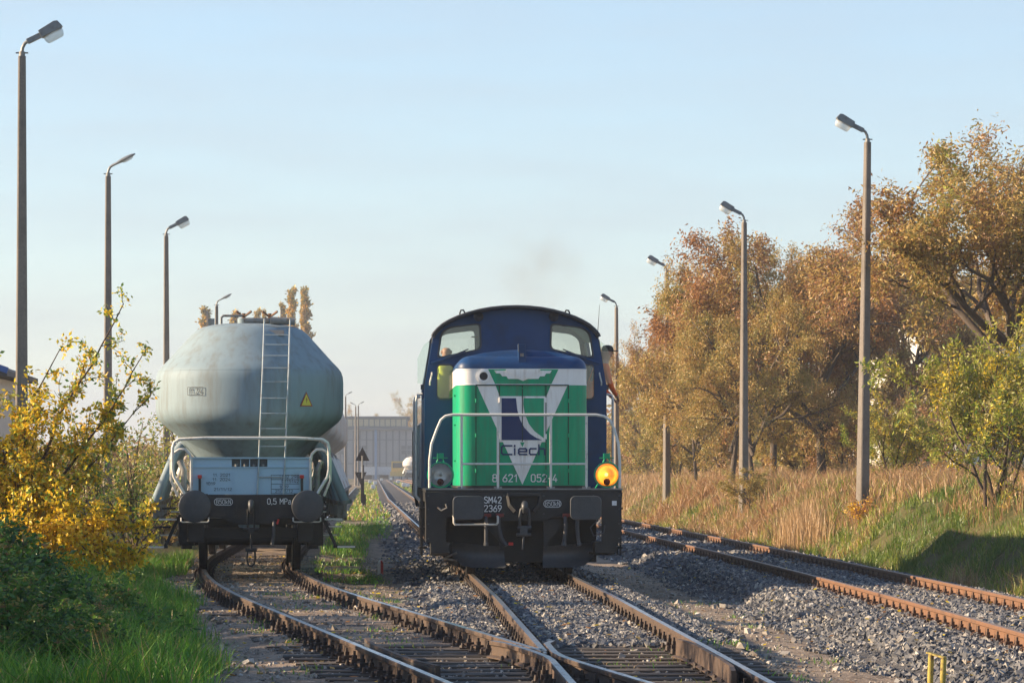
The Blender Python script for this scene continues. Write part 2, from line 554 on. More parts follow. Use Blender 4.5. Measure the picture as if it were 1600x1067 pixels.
M['tankwhite'] = mat('rust_streaked_white_tank', (0.66, 0.64, 0.60), 0.5, c2=(0.56, 0.52, 0.47), scale=2, dirt=(0.34, 0.17, 0.08), dscale=2.2, dlo=.54, dhi=.70, stretch=(2.2, 2.2, .35))
M['ladder'] = mat('pale_ladder_paint', (0.36, 0.41, 0.43), 0.55, dirt=(.25, .22, .18), dscale=8)
M['concrete'] = mat('pole_concrete', (0.215, 0.185, 0.155), 0.9, c2=(0.15, 0.13, 0.115), scale=30, bump=.35, bscale=60, dirt=(.12, .105, .09), dscale=2)
M['lamp_grey'] = mat('grey_lamp_housing', (0.16, 0.18, 0.20), 0.45, dirt=(.10, .10, .10), dscale=9)
M['steel'] = mat('galvanised_steel', (0.22, 0.22, 0.21), 0.5, metal=.3, dirt=(.16, .09, .05), dscale=8)
M['rail_side'] = mat('rusty_rail_side', (0.060, 0.040, 0.030), 0.75, c2=(0.095, 0.058, 0.037), scale=12, bump=.15, dirt=(.045, .035, .03), dscale=2.5)
M['rail_rust'] = mat('brown_rust_rail_side', (0.19, 0.095, 0.05), 0.8, c2=(0.15, 0.075, 0.04), scale=10, bump=.15, dirt=(.10, .06, .04), dscale=2.5)
M['rail_top'] = mat('polished_rail_head', (0.42, 0.42, 0.43), 0.28, metal=.9, dirt=(.16, .12, .10), dscale=6, dlo=.5, dhi=.8, stretch=(4, .6, 1))
M['rail_top_rust'] = mat('rusty_rail_head', (0.27, 0.19, 0.14), 0.5, metal=.3, c2=(.22, .15, .11), scale=8)
M['fastening'] = mat('rusty_black_fastening', (0.035, 0.027, 0.023), 0.7, c2=(0.07, 0.042, 0.028), scale=25, bump=.2)
M['fastening_rust'] = mat('brown_rust_fastening', (0.10, 0.052, 0.03), 0.75, c2=(0.06, 0.035, 0.025), scale=25, bump=.2)
M['sleeper'] = mat('weathered_oak_sleeper', (0.085, 0.070, 0.058), 0.9, c2=(0.045, 0.038, 0.034), scale=5, stretch=(.7, 9, 9), bump=.5, bscale=10, dirt=(.125, .10, .08), dscale=4)
M['conc_sleeper'] = mat('concrete_sleeper', (0.24, 0.22, 0.20), 0.85, c2=(0.17, 0.15, 0.13), scale=12, bump=.3)
M['stone'] = mat('ballast_stone', (0.15, 0.15, 0.16), 0.8, attr='tone', ramp=((0.0, (0.035, 0.040, 0.052)), (0.35, (0.105, 0.108, 0.120)), (0.66, (0.205, 0.20, 0.198)), (0.84, (0.35, 0.315, 0.265)), (1.0, (0.55, 0.52, 0.48))))
M['pebble'] = mat('path_pebble', (0.25, 0.22, 0.19), 0.85, attr='tone', ramp=((0.0, (0.10, 0.085, 0.07)), (0.5, (0.23, 0.20, 0.17)), (1.0, (0.48, 0.45, 0.41))))
# ------------------------------------------------------------------ where things run
LOCO_X = 2.165
def locoC(y):
    y = np.asarray(y, float)
    return np.where(y < 42, LOCO_X, np.where(y < 190, LOCO_X - 0.0083 * (y - 42), LOCO_X - 0.0083 * 148 - 0.0037 * (y - 190)))

def wagC(y):
    y = np.asarray(y, float)
    a = 1.26 - 0.134 * (y - 25)
    near = LOCO_X - np.clip(y - 11.3, 0, 99) ** 2 * 0.00482
    t = y - 41
    far = -0.884 - 0.134 * t + 0.134 * t * t / (2 * 25)
    end = -0.884 - 0.134 * 12.5
    return np.where(y < 25, near, np.where(y < 41, a, np.where(y < 66, far, end - 0.004 * (y - 66))))

def rightC(y):
    y = np.asarray(y, float)
    return np.where(y < 57, 7.3 - 0.25 * ((57 - y) / 24.4) ** 2,
           np.where(y < 88, 7.3 - 0.15 * ((y - 57) / 34) ** 2, 7.3 - 0.15 * (31 / 34) ** 2 - 0.008 * (y - 88)))

def bed(d, top, half, toe, low):
    return np.where(np.abs(d) < half, top, low + (top - low) * (1 - sstep(half, toe, np.abs(d))))

def height(x, y, rough=True):
    x = np.asarray(x, float); y = np.asarray(y, float)
    h = np.interp(x, [-1, 1, 4.8, 9, 12], [-.21, -.23, -.40, -.42, -.42])
    h = h - .12 * sstep(70, 120, y) * (x > 0)
    dl, dw, dr = x - locoC(y), x - wagC(y), x - rightC(y)
    n1 = vnoise(x * 1.1 + 7, y * 1.1, 1) - .5
    n2 = vnoise(x * 4.3, y * 4.3, 2) - .5
    if rough:
        h = h + .07 * n1 + .035 * n2
    topl = np.where(y < 33.2, -.198, -.155)
    h = np.maximum(h, bed(dl, topl, 1.4, 1.95, -.6) + (.02 * n2 if rough else 0))
    wt = np.where(y < 34, -.194, -.166)
    h = np.where(np.abs(dw) < 1.35, wt + ((.035 * n2 + .03 * n1) if rough else 0), h)
    h = np.maximum(h, bed(dr, -.165, 1.40, 2.45, -.6) + (.025 * n2 if rough else 0))
    bank = sstep(9.25, 11.7, x + .5 * (vnoise(x * .3, y * .22, 5) - .5)) * 1.42 + .35 * sstep(11.5, 17, x)
    bank = bank * (1 + .25 * (vnoise(x * .5, y * .35, 8) - .5)) + sstep(9.3, 10.2, x) * (.34 * (vnoise(x * 1.3, y * .8, 9) - .5) + .16 * (vnoise(x * 3.1, y * 2.2, 10) - .5))
    h = h + bank * (1 - .75 * sstep(230, 330, y))
    h = h + .55 * (1 - sstep(-6.8, -4.2, x)) * (1 - .7 * sstep(150, 300, y))
    return h

def vegmask(x, y):
    """1 where the ground is overgrown"""
    n = vnoise(x * .9, y * .6, 21) * .6 + vnoise(x * 2.7, y * 2.2, 22) * .4
    dw = x - wagC(y)
    edge = np.interp(y, [28, 33, 44, 60], [-2.45, -2.1, -1.3, -1.15])
    left = 1 - sstep(-.25, .25, dw - edge + (n - .5) * .9)
    between = (sstep(.95, 1.35, dw) * (1 - sstep(1.9, 2.5, dw)) * sstep(47, 53, y)) * sstep(.35, .55, n)
    far = sstep(75, 100, y) * sstep(1.0, 1.4, dw) * (1 - sstep(2.6, 3.2, dw)) * sstep(.3, .5, n)
    right = sstep(9.0, 9.6, x + (n - .5) * .8)
    yard = sstep(150, 220, y) * sstep(.35, .6, n) * .8
    return np.clip(np.maximum.reduce([left, between, far, right, yard]), 0, 1)

def balmask(x, y):
    dl, dr = np.abs(x - locoC(y)), np.abs(x - rightC(y))
    n = vnoise(x * 2, y * 2, 31) - .5
    a = (1 - sstep(1.60, 1.95, dl + n * .4)) * sstep(33, 34.5, y + n * 2)
    b = 1 - sstep(2.0, 2.45, dr + n * .4)
    return np.clip(np.maximum(a, b), 0, 1)

def axis(segs):
    out = []
    for a, b, st in segs:
        out.append(np.arange(a, b - 1e-6, st))
    out.append([segs[-1][1]])
    return np.unique(np.concatenate(out))

gx = axis([(-1400, -200, 200), (-200, -60, 20), (-60, -14, 4), (-14, 18, .25), (18, 60, 4), (60, 200, 20), (200, 1400, 200)])
gy = axis([(-40, 16, 4), (16, 60, .3), (60, 130, .7), (130, 330, 4), (330, 900, 40), (900, 3200, 230)])
GX, GY = np.meshgrid(gx, gy)
GZ = height(GX, GY)
nx, ny = len(gx), len(gy)
idx = np.arange(nx * ny).reshape(ny, nx)
quads = np.stack([idx[:-1, :-1], idx[:-1, 1:], idx[1:, 1:], idx[1:, :-1]], -1).reshape(-1, 4)

gm = bpy.data.materials.new('ground_soil'); gm.use_nodes = True
def _ground_nodes():
    nt = gm.node_tree; N = nt.nodes; L = nt.links
    b = N['Principled BSDF']; b.inputs['Roughness'].default_value = .95; b.inputs['Specular IOR Level'].default_value = .15
    tc = N.new('ShaderNodeTexCoord')
    def noise(s, d=6):
        n = N.new('ShaderNodeTexNoise'); n.inputs['Scale'].default_value = s; n.inputs['Detail'].default_value = d
        n.inputs['Roughness'].default_value = .65
        L.new(tc.outputs['Object'], n.inputs['Vector']); return n.outputs['Fac']
    def mixc(f, a, c):
        m = N.new('ShaderNodeMix'); m.data_type = 'RGBA'
        if hasattr(f, 'links'): L.new(f, m.inputs[0])
        else: m.inputs[0].default_value = f
        for s, v in ((6, a), (7, c)):
            if hasattr(v, 'links'): L.new(v, m.inputs[s])
            else: m.inputs[s].default_value = ncol(v)
        return m.outputs[2]
    def rng(v, lo, hi):
        m = N.new('ShaderNodeMapRange'); m.inputs['From Min'].default_value = lo; m.inputs['From Max'].default_value = hi
        L.new(v, m.inputs['Value']); return m.outputs['Result']
    def at(n):
        a = N.new('ShaderNodeAttribute'); a.attribute_name = n; return a.outputs['Fac']
    dirt = mixc(rng(noise(1.3), .35, .65), (0.33, 0.255, 0.19), (0.205, 0.155, 0.115))
    dirt = mixc(rng(noise(26, 3), .55, .68), dirt, (0.45, 0.39, 0.33))
    dirt = mixc(rng(noise(9), .52, .62), dirt, (0.15, 0.12, 0.095))
    soil = mixc(rng(noise(2.0), .35, .65), (0.065, 0.075, 0.025), (0.11, 0.085, 0.04))
    bal = mixc(rng(noise(20, 3), .35, .65), (0.045, 0.046, 0.052), (0.11, 0.108, 0.11))
    c = mixc(at('veg'), dirt, soil)
    c = mixc(at('bal'), c, bal)
    L.new(c, b.inputs['Base Color'])
    bp = N.new('ShaderNodeBump'); bp.inputs['Strength'].default_value = .7; bp.inputs['Distance'].default_value = .03
    L.new(noise(22, 6), bp.inputs['Height']); L.new(bp.outputs['Normal'], b.inputs['Normal'])
_ground_nodes()
ground = mesh_np('ground', np.stack([GX.ravel(), GY.ravel(), GZ.ravel()], 1), quads, gm,
                 attr={'veg': vegmask(GX, GY).ravel(), 'bal': balmask(GX, GY).ravel()}, smooth=True)
tag(ground, 'earth of the railway yard with trodden dirt path and grassy banks', 'ground', kind='structure')

# ------------------------------------------------------------------ tracks
RAILP = [(-.0625, -.16), (.0625, -.16), (.0625, -.148), (.012, -.132), (.009, -.05), (.033, -.038), (.035, -.008), (.029, 0.0),
         (-.029, 0.0), (-.035, -.008), (-.033, -.038), (-.009, -.05), (-.012, -.132), (-.0625, -.148)]
def rail(name, path, parent, mats, prof=RAILP, dz=0.0):
    P = np.asarray(path, float)
    T = np.gradient(P, axis=0); T /= np.linalg.norm(T, axis=1)[:, None]
    Nn = np.stack([T[:, 1], -T[:, 0]], 1)
    k = len(prof)
    V = []
    for i in range(len(P)):
        for (a, z) in prof:
            V.append((P[i, 0] + Nn[i, 0] * a, P[i, 1] + Nn[i, 1] * a, z + dz))
    F = []; mi = []
    for i in range(len(P) - 1):
        for j in range(k):
            a, b = i * k + j, i * k + (j + 1) % k
            F.append((a, b, b + k, a + k)); mi.append(1 if j == 7 else 0)
    me = bpy.data.meshes.new(name)
    F += [tuple(range(k - 1, -1, -1)), tuple(range((len(P) - 1) * k, len(P) * k))]; mi += [0, 0]
    me.from_pydata(V, [], F)
    for m in mats: me.materials.append(m)
    me.polygons.foreach_set('material_index', mi)
    bm = bmesh.new(); bm.from_mesh(me); bmesh.ops.recalc_face_normals(bm, faces=bm.faces[:]); bm.to_mesh(me); bm.free()
    me.update()
    return link(bpy.data.objects.new(name, me), parent)

def ys(a, b):
    return axis([(a, min(b, 75), .8)] + ([(75, min(b, 220), 6)] if b > 75 else []) + ([(220, b, 30)] if b > 220 else []))

def line(fn, off, a, b):
    y = ys(a, b)
    x = fn(y)
    s = np.gradient(x, y)
    return np.stack([x + off / np.sqrt(1 + s * s), y - off * s / np.sqrt(1 + s * s)], 1)

G2 = 0.7525
def fast_mesh():
    m = MB()
    m.box((0, 0, -.166), (.36, .16, .012))
    for s in (-1, 1):
        m.box((s * .085, 0, -.135), (.05, .09, .05))
        m.box((s * .062, 0, -.118), (.06, .062, .022))
        m.cyl((s * .084, 0, -.11), (s * .084, 0, -.035), .0125, n=6)
        m.cyl((s * .084, 0, -.105), (s * .084, 0, -.072), .024, n=6)
        for q in (-1, 1):
            m.cyl((s * .148, q * .045, -.16), (s * .148, q * .045, -.115), .020, .012, n=6)
    return m
_f = fast_mesh().build('fastening', M['fastening']); FAST = _f.data
bpy.data.objects.remove(_f)
FAST_R = FAST.copy(); FAST_R.materials[0] = M['fastening_rust']

def sleeper_mesh(length, w=.25, h=.15, mt=None, seed=0):
    m = MB()
    r = random.Random(seed)
    n = 8
    rings = []
    for i in range(n + 1):
        x = -length / 2 + length * i / n
        j = lambda: r.uniform(-.008, .008)
        rings.append([(x, -w / 2 + j(), -.172 - h), (x, -w / 2 + j(), -.18 + j()), (x, -w / 2 + .012 + j(), -.172 + j() * .5),
                      (x, w / 2 - .012 + j(), -.172 + j() * .5), (x, w / 2 + j(), -.18 + j()), (x, w / 2 + j(), -.172 - h)])
    m.loft(rings, cap0=True, cap1=True)
    o = m.build('sleeper', mt or M['sleeper'])
    me = o.data; bpy.data.objects.remove(o)
    return me
SL = [sleeper_mesh(2.6, seed=i) for i in range(4)]
SLC = [sleeper_mesh(2.6, .28, mt=M['conc_sleeper'], seed=9)]

def put(name, me, parent, loc, rz):
    o = bpy.data.objects.new(name, me)
    o.location = loc; o.rotation_euler = (0, 0, rz)
    return link(o, parent)

def joined(name, me, places, parent, mt):
    """many alike far pieces joined into one part"""
    n = len(me.vertices); co = np.zeros(n * 3, np.float32); me.vertices.foreach_get('co', co); co = co.reshape(-1, 3)
    me.calc_loop_triangles()
    tr = np.zeros(len(me.loop_triangles) * 3, np.int32); me.loop_triangles.foreach_get('vertices', tr); tr = tr.reshape(-1, 3)
    V = []; F = []
    for i, (x, y, a) in enumerate(places):
        c, s = math.cos(a), math.sin(a)
        V.append(np.stack([x + co[:, 0] * c - co[:, 1] * s, y + co[:, 0] * s + co[:, 1] * c, co[:, 2]], 1)); F.append(tr + i * n)
    o = mesh_np(name, np.concatenate(V), np.concatenate(F), mt, parent)
    o['kind'] = 'stuff'
    return o

def make_track(label, fn, y0, y1, skip=None, near=50, mats=None, slm=SL, fm=FAST, spacing=.6, far=220, group='railway tracks of the yard'):
    t = thing('railway_track', label, 'railway track', (0, 0, 0), 0, group)
    far_s, far_f = [], []
    y = y0
    i = 0
    while y < far:
        x = float(fn(y)); sl = float(fn(y + .5) - fn(y - .5)); a = -sl
        jit = R.uniform(-.02, .02)
        if not (skip and skip(y)):
            if y < near:
                s = put('sleeper', slm[i % len(slm)], t, (x + R.uniform(-.05, .05), y + jit, R.uniform(-.004, .004)), a + R.uniform(-.012, .012) + (PI if R.random() < .5 else 0))
                for o in (-G2, G2):
                    put('fastening', fm, s, tuple(s.matrix_basis.inverted() @ Vector((x + o, y + o * -sl + jit, 0))), a - s.rotation_euler.z)
            else:
                far_s.append((x, y, a))
                if y < 110:
                    far_f += [(x - G2, y, a), (x + G2, y, a)]
        y += spacing; i += 1
    if far_s: joined('sleeper_row', slm[0], far_s, t, slm[0].materials[0])
    if far_f: joined('fastening_row', fm, far_f, t, fm.materials[0])
    return t

FROG_Y = 29.48
RM = [M['rail_side'], M['rail_top']]
RR = [M['rail_rust'], M['rail_top_rust']]
tr_loco = make_track('straight track carrying the green locomotive, polished rails meeting the switch', locoC, 15.2, 640,
                     skip=lambda y: 20 < y < 35.0)
rail('rail', line(locoC, G2, 12, 640), tr_loco, RM)
rail('rail', line(locoC, -G2, FROG_Y + .15, 640), tr_loco, RM)
# shared long timbers under the switch
k = 0
yy = 20.3
while yy < 35.0:
    xl = float(wagC(yy)) - G2 - .55; xr = LOCO_X + G2 + .55
    me = sleeper_mesh(xr - xl, .26, .16, seed=40 + k)
    s = put('sleeper', me, tr_loco, ((xl + xr) / 2, yy + R.uniform(-.02, .02), 0), R.uniform(-.006, .006))
    for o in (LOCO_X - G2, LOCO_X + G2, float(wagC(yy)) - G2, float(wagC(yy)) + G2):
        put('fastening', FAST, s, (o - s.location.x, 0, 0), 0)
    yy += .585; k += 1
# crossing: nose, two wing rails, two check rails
def at_wr(y, off=0.0):
    return (float(wagC(y)) + G2 + off, y)
LX = LOCO_X - G2
rail('wing_rail', [(LX, 12), (LX, 20), (LX, 28.2), (LX - .02, 28.75), at_wr(29.4, -.095), at_wr(30.2, -.085), at_wr(30.9, -.085), at_wr(31.35, -.15)], tr_loco, RM)
rail('wing_rail', [at_wr(y) for y in np.arange(12, 28.3, .8)] + [at_wr(28.75, .02), (LX + .085, 29.4), (LX + .085, 30.2), (LX + .09, 30.9), (LX + .16, 31.35)], tr_loco, RM)
mb = MB()
mb.prism_z([(LX - .03, 30.3), (LX - .012, 29.35), (LX + .012, 29.35), (LX + .03, 30.3)], -.12, -.004)
mb.build('crossing_nose', M['rail_top'], tr_loco, bevel=.006)
CHP = [(-.025, -.15), (.06, -.15), (.06, -.14), (.02, -.13), (.018, .0), (.02, .022), (-.02, .022), (-.025, 0)]
mb = MB()
rail('check_rail', [(LOCO_X + G2 - .17, 26.2), (LOCO_X + G2 - .115, 26.9), (LOCO_X + G2 - .095, 28), (LOCO_X + G2 - .095, 30), (LOCO_X + G2 - .12, 30.7), (LOCO_X + G2 - .17, 31.2)], tr_loco, RM,
     prof=[(-a, z) for a, z in CHP][::-1])
rail('check_rail', [(float(wagC(y)) - G2 + d, y) for y, d in ((27.0, .19), (27.6, .12), (28.6, .095), (30.2, .095), (30.9, .13), (31.5, .19))], tr_loco, RM, prof=CHP)

tr_wag = make_track('dirt-covered curving track under the grey silo wagon, joining the switch', wagC, 35.2, 150, near=60, far=150)
rail('rail', line(wagC, -G2, 12, 330), tr_wag, RM)
rail('rail', line(wagC, G2, FROG_Y - .05, 330), tr_wag, RM)
tr_right = make_track('rust-brown track on dark ballast along the right bank', rightC, 25.3, 640, near=66, mats=RR, slm=SLC, fm=FAST_R)
rail('rail', line(rightC, -G2, 20, 640), tr_right, RR)
rail('rail', line(rightC, G2, 20, 640), tr_right, RR)

# ------------------------------------------------------------------ ballast
def rand_rot(n):
    q = NR.normal(size=(n, 4)); q /= np.linalg.norm(q, axis=1)[:, None]
    w, x, y, z = q.T
    return np.stack([np.stack([1 - 2 * (y * y + z * z), 2 * (x * y - z * w), 2 * (x * z + y * w)], -1),
                     np.stack([2 * (x * y + z * w), 1 - 2 * (x * x + z * z), 2 * (y * z - x * w)], -1),
                     np.stack([2 * (x * z - y * w), 2 * (y * z + x * w), 1 - 2 * (x * x + y * y)], -1)], 1)
CUBE = np.array([[x, y, z] for z in (-.5, .5) for y in (-.5, .5) for x in (-.5, .5)])
CF = np.array([(0, 2, 3, 1), (4, 5, 7, 6), (0, 1, 5, 4), (2, 6, 7, 3), (0, 4, 6, 2), (1, 3, 7, 5)])
def stones(name, x, y, z, size, label, m, tone=None):
    n = len(x)
    sc = np.stack([NR.uniform(.85, 1.35, n), NR.uniform(.6, 1.0, n), NR.uniform(.45, .8, n)], 1) * size[:, None]
    c = CUBE[None] * (1 + 0 * sc[:, None]) + NR.uniform(-.24, .24, (n, 8, 3))
    c = c * sc[:, None, :]
    c = np.einsum('nij,nkj->nki', rand_rot(n), c)
    c += np.stack([x, y, z], 1)[:, None]
    F = (CF[None] + (np.arange(n) * 8)[:, None, None]).reshape(-1, 4)
    t = NR.beta(1.5, 2.0, n) if tone is None else tone
    o = mesh_np(name, c.reshape(-1, 3), F, m, attr={'tone': np.repeat(t, 8)})
    return tag(o, label, 'gravel', kind='stuff')

def near_rail(x, y, fn, w=.075):
    d = np.abs(np.abs(x - fn(y)) - G2)
    return d < w

def field(n, fx, y0, y1, x0, x1, far_pow=1.0):
    y = y0 + (y1 - y0) * NR.random(n) ** far_pow
    x = fx(y) + NR.uniform(x0, x1, n)
    return x, y
# under the locomotive track
x1, y1 = field(22000, locoC, 33.2, 52, -2.0, 2.0)
x2, y2 = field(8000, locoC, 52, 80, -2.3, 2.3)
x3, y3 = field(2600, locoC, 80, 180, -2.2, 2.2)
x = np.concatenate([x1, x2, x3]); y = np.concatenate([y1, y2, y3])
ok = ~near_rail(x, y, locoC) & (balmask(x, y) > NR.random(len(x)) * .9) & (np.abs(x - wagC(y)) > 1.0)
x, y = x[ok], y[ok]
sz = NR.uniform(.026, .056, len(x)) * np.where(y > 52, 1.35, 1) * np.where(y > 80, 1.5, 1)
stones('ballast_gravel', x, y, height(x, y) + sz * .12, sz, 'blue-grey crushed stone ballast under the locomotive track', M['stone'])
# right track
x1, y1 = field(41000, rightC, 25.5, 62, -2.6, 2.3)
x2, y2 = field(9000, rightC, 62, 125, -2.6, 2.2)
x = np.concatenate([x1, x2]); y = np.concatenate([y1, y2])
ok = ~near_rail(x, y, rightC) & (balmask(x, y) > NR.random(len(x)) * .9)
x, y = x[ok], y[ok]
sz = NR.uniform(.028, .062, len(x)) * np.where(y > 62, 1.4, 1)
stones('ballast_gravel', x, y, height(x, y) + sz * .15, sz, 'dark crushed stone ballast heaped along the rust-brown right track', M['stone'])
# loose pebbles on the dirt paths and in the switch
x = NR.uniform(-4, 5.6, 22000); y = 24 + 45 * NR.random(22000) ** 1.1
ok = (vegmask(x, y) < .5) & ~near_rail(x, y, locoC) & ~near_rail(x, y, wagC) & (balmask(x, y) < .5)
x, y = x[ok], y[ok]
sz = NR.uniform(.010, .032, len(x)) * np.where(NR.random(len(x)) < .03, 2.2, 1)
zz = height(x, y)
stones('path_pebbles', x, y, zz + sz * .15, sz, 'small pale pebbles strewn over the dirt paths and switch', M['pebble'], tone=NR.beta(2, 2, len(x)))
# ------------------------------------------------------------------ people
def skin_person(name, joints, bones, radii, parent=None):
    me = bpy.data.meshes.new(name)
    keys = list(joints)
    ix = {k: i for i, k in enumerate(keys)}
    me.from_pydata([joints[k] for k in keys], [(ix[a], ix[b]) for a, b in bones], [])
    o = bpy.data.objects.new(name, me); COL.objects.link(o)
    o.modifiers.new('skin', 'SKIN').use_smooth_shade = True
    sv = me.skin_vertices[0].data
    for k in keys:
        r = radii[k]
        sv[ix[k]].radius = r if isinstance(r, tuple) else (r, r)
    sv[ix['pelvis']].use_root = True
    ss = o.modifiers.new('sub', 'SUBSURF'); ss.levels = 2; ss.render_levels = 2
    dg = bpy.context.evaluated_depsgraph_get()
    m2 = bpy.data.meshes.new_from_object(o.evaluated_get(dg))
    bpy.data.objects.remove(o)
    m2.polygons.foreach_set('use_smooth', [True] * len(m2.polygons))
    q = bpy.data.objects.new(name, m2)
    return link(q, parent)

M['skin'] = mat('skin', (0.52, 0.27, 0.19), 0.5)
M['vest_y'] = mat('yellow_safety_vest', (0.62, 0.72, 0.03), 0.7)
M['vest_o'] = mat('orange_safety_vest', (0.85, 0.14, 0.02), 0.7)
M['cloth_dk'] = mat('dark_work_cloth', (0.03, 0.035, 0.05), 0.85)
M['cap'] = mat('black_cap_cloth', (0.015, 0.015, 0.018), 0.8)

def make_person(label, loc, rz, vest, lean, sitting=False, cap=False, arms=None, sleeves=False):
    """local: faces +y, feet at z = 0"""
    root = thing('person', label, 'person', loc, rz)
    hz = .55 if sitting else .95
    lx, ly = lean
    J = {'pelvis': (0, 0, hz), 'belly': (lx * .3, ly * .3, hz + .18), 'chest': (lx * .7, ly * .7, hz + .38), 'neckb': (lx, ly, hz + .53), 'neck': (lx * 1.05, ly * 1.1, hz + .60),
         'head0': (lx * 1.08, ly * 1.15 + .01, hz + .65), 'head1': (lx * 1.1, ly * 1.2 + .015, hz + .75), 'head2': (lx * 1.1, ly * 1.2 + .005, hz + .82)}
    Rr = {'pelvis': (.165, .125), 'belly': (.165, .125), 'chest': (.185, .14), 'neckb': (.115, .095), 'neck': .058, 'head0': (.070, .082), 'head1': (.088, .104), 'head2': (.066, .082)}
    B = [('pelvis', 'belly'), ('belly', 'chest'), ('chest', 'neckb'), ('neckb', 'neck'), ('neck', 'head0'), ('head0', 'head1'), ('head1', 'head2')]
    for s, n in ((-1, 'l'), (1, 'r')):
        sh = (lx * .9 + s * .19, ly * .9, hz + .47)
        J['sh' + n] = sh; Rr['sh' + n] = .066
        el = (sh[0] + s * .06, sh[1] + .04, sh[2] - .28)
        wr = (sh[0] + s * .02, sh[1] + .26, sh[2] - .36)
        if arms: el, wr = arms[n]
        J['el' + n] = el; Rr['el' + n] = .048
        J['wr' + n] = wr; Rr['wr' + n] = .034
        d = (Vector(wr) - Vector(el)).normalized()
        pm = Vector(wr) + d * .07
        J['pm' + n] = tuple(pm); Rr['pm' + n] = (.038, .018)
        B += [('neckb', 'sh' + n), ('sh' + n, 'el' + n), ('el' + n, 'wr' + n), ('wr' + n, 'pm' + n)]
        side = Vector((1, 0, 0)) * s
        for q in range(4):
            base = pm + side * (.018 - q * .012) * 1.3 + d * .02
            t1 = base + d * (.04 + .006 * (1.5 - abs(q - 1.2))); t2 = t1 + d * .02 + Vector((0, 0, -.022))
            for kk, p, r in (('f%d' % q, base, .0095), ('g%d' % q, t1, .009), ('h%d' % q, t2, .008)):
                J[kk + n] = tuple(p); Rr[kk + n] = r
            B += [('pm' + n, 'f%d' % q + n), ('f%d' % q + n, 'g%d' % q + n), ('g%d' % q + n, 'h%d' % q + n)]
        th = Vector(wr) + d * .035 - side * .035; t2 = th + d * .035 - side * .012
        J['t0' + n] = tuple(th); Rr['t0' + n] = .011
        J['t1' + n] = tuple(t2); Rr['t1' + n] = .009
        B += [('wr' + n, 't0' + n), ('t0' + n, 't1' + n)]
        hip = (s * .095, 0, hz - .06)
        if sitting: kn, an = (s * .12, .40, hz - .02), (s * .12, .42, .09)
        else: kn, an = (s * .10, .02, .50), (s * .10, -.02, .09)
        J['hip' + n] = hip; J['kn' + n] = kn; J['an' + n] = an; J['to' + n] = (an[0] + s * .02, an[1] + .16, .045)
        Rr['hip' + n] = .092; Rr['kn' + n] = .062; Rr['an' + n] = .045; Rr['to' + n] = (.045, .035)
        B += [('pelvis', 'hip' + n), ('hip' + n, 'kn' + n), ('kn' + n, 'an' + n), ('an' + n, 'to' + n)]
    body = skin_person('body', J, B, Rr, root)
    me = body.data
    for m in (M['skin'], vest, M['cloth_dk']): me.materials.append(m)
    wrs = [Vector(J['wrl']), Vector(J['wrr'])]
    neck = Vector(J['neck']).z - .035
    for p in me.polygons:
        c = p.center
        hand = any((c - w).length < .16 and (c - w).dot((w - Vector(J['el' + n]))) > 0 for w, n in zip(wrs, 'lr'))
        if c.z > neck or hand: p.material_index = 0
        elif c.z > hz - .06 and (sleeves or abs(c.x - lx * .6) < .20): p.material_index = 1
        else: p.material_index = 2
    hd = Vector(J['head1'])
    mb = MB()
    mb.prism_x([(hd.y + .088, hd.z - .035), (hd.y + .118, hd.z - .038), (hd.y + .092, hd.z + .02)], hd.x - .014, hd.x + .014)
    mb.build('nose', M['skin'], root, smooth=60)
    for s in (-1, 1):
        mb = MB(); mb.lathe([(.0, 0), (.03, .004), (.034, .012), (.02, .02), (0, .022)], (hd.x + s * .072 - (.022 if s < 0 else 0), hd.y - .005, hd.z - .005), 'x', 10)
        mb.build('ear', M['skin'], root, smooth=60)
        mb = MB(); mb.lathe([(0, 0), (.011, .003), (.011, .006), (0, .009)], (hd.x + s * .032, hd.y + .083, hd.z + .012), 'y', 8)
        mb.build('eye', M['cap'], root)
    mb = MB(); mb.box((hd.x, hd.y + .082, hd.z - .062), (.045, .016, .010)); mb.build('mouth', M['dkred'], root)
    if cap:
        mb = MB()
        mb.lathe([(.096, 0), (.10, .02), (.094, .06), (.07, .09), (.03, .102), (0, .104)], (hd.x, hd.y + .01, hd.z + .015), 'z', 20)
        mb.prism_z([(hd.x - .08, hd.y + .06), (hd.x + .08, hd.y + .06), (hd.x + .06, hd.y + .17), (hd.x, hd.y + .19), (hd.x - .06, hd.y + .17)], hd.z + .014, hd.z + .026)
        mb.build('cap', M['cap'], root, smooth=40)
    return root, J

# ------------------------------------------------------------------ the green locomotive
LY = 50.1
LXC = 2.087
loco = thing('diesel_locomotive', 'green and navy diesel locomotive with white V and one lit headlamp', 'locomotive', (LXC, LY, 0), 0.0083)

# hood (short end)
YF, YB = .55, 2.62
HW, HR = 1.0, .24
def upath(d, z, hw=HW, yf=YF, r=HR, n=8):
    rr = max(r - d, .03); P = [(-(hw - d), YB, z)]
    for i in range(n + 1):
        a = PI + PI / 2 * i / n
        P.append((-(hw - r) + rr * math.cos(a), yf + r + rr * math.sin(a), z))
    for i in range(n + 1):
        a = 3 * PI / 2 + PI / 2 * i / n
        P.append(((hw - r) + rr * math.cos(a), yf + r + rr * math.sin(a), z))
    P.append(((hw - d), YB, z))
    return P
mb = MB(); mb.loft([upath(0, 1.37), upath(0, 2.904)], closed=False)
hood = mb.build('hood', M['green'], loco, smooth=35)
mb = MB(); mb.loft([upath(-.006, 2.90), upath(-.006, 2.915), upath(0, 2.918), upath(0, 3.13), upath(-.004, 3.133), upath(-.004, 3.15)], closed=False)
band = mb.build('hood_band', M['white'], loco, smooth=35)
rings = []
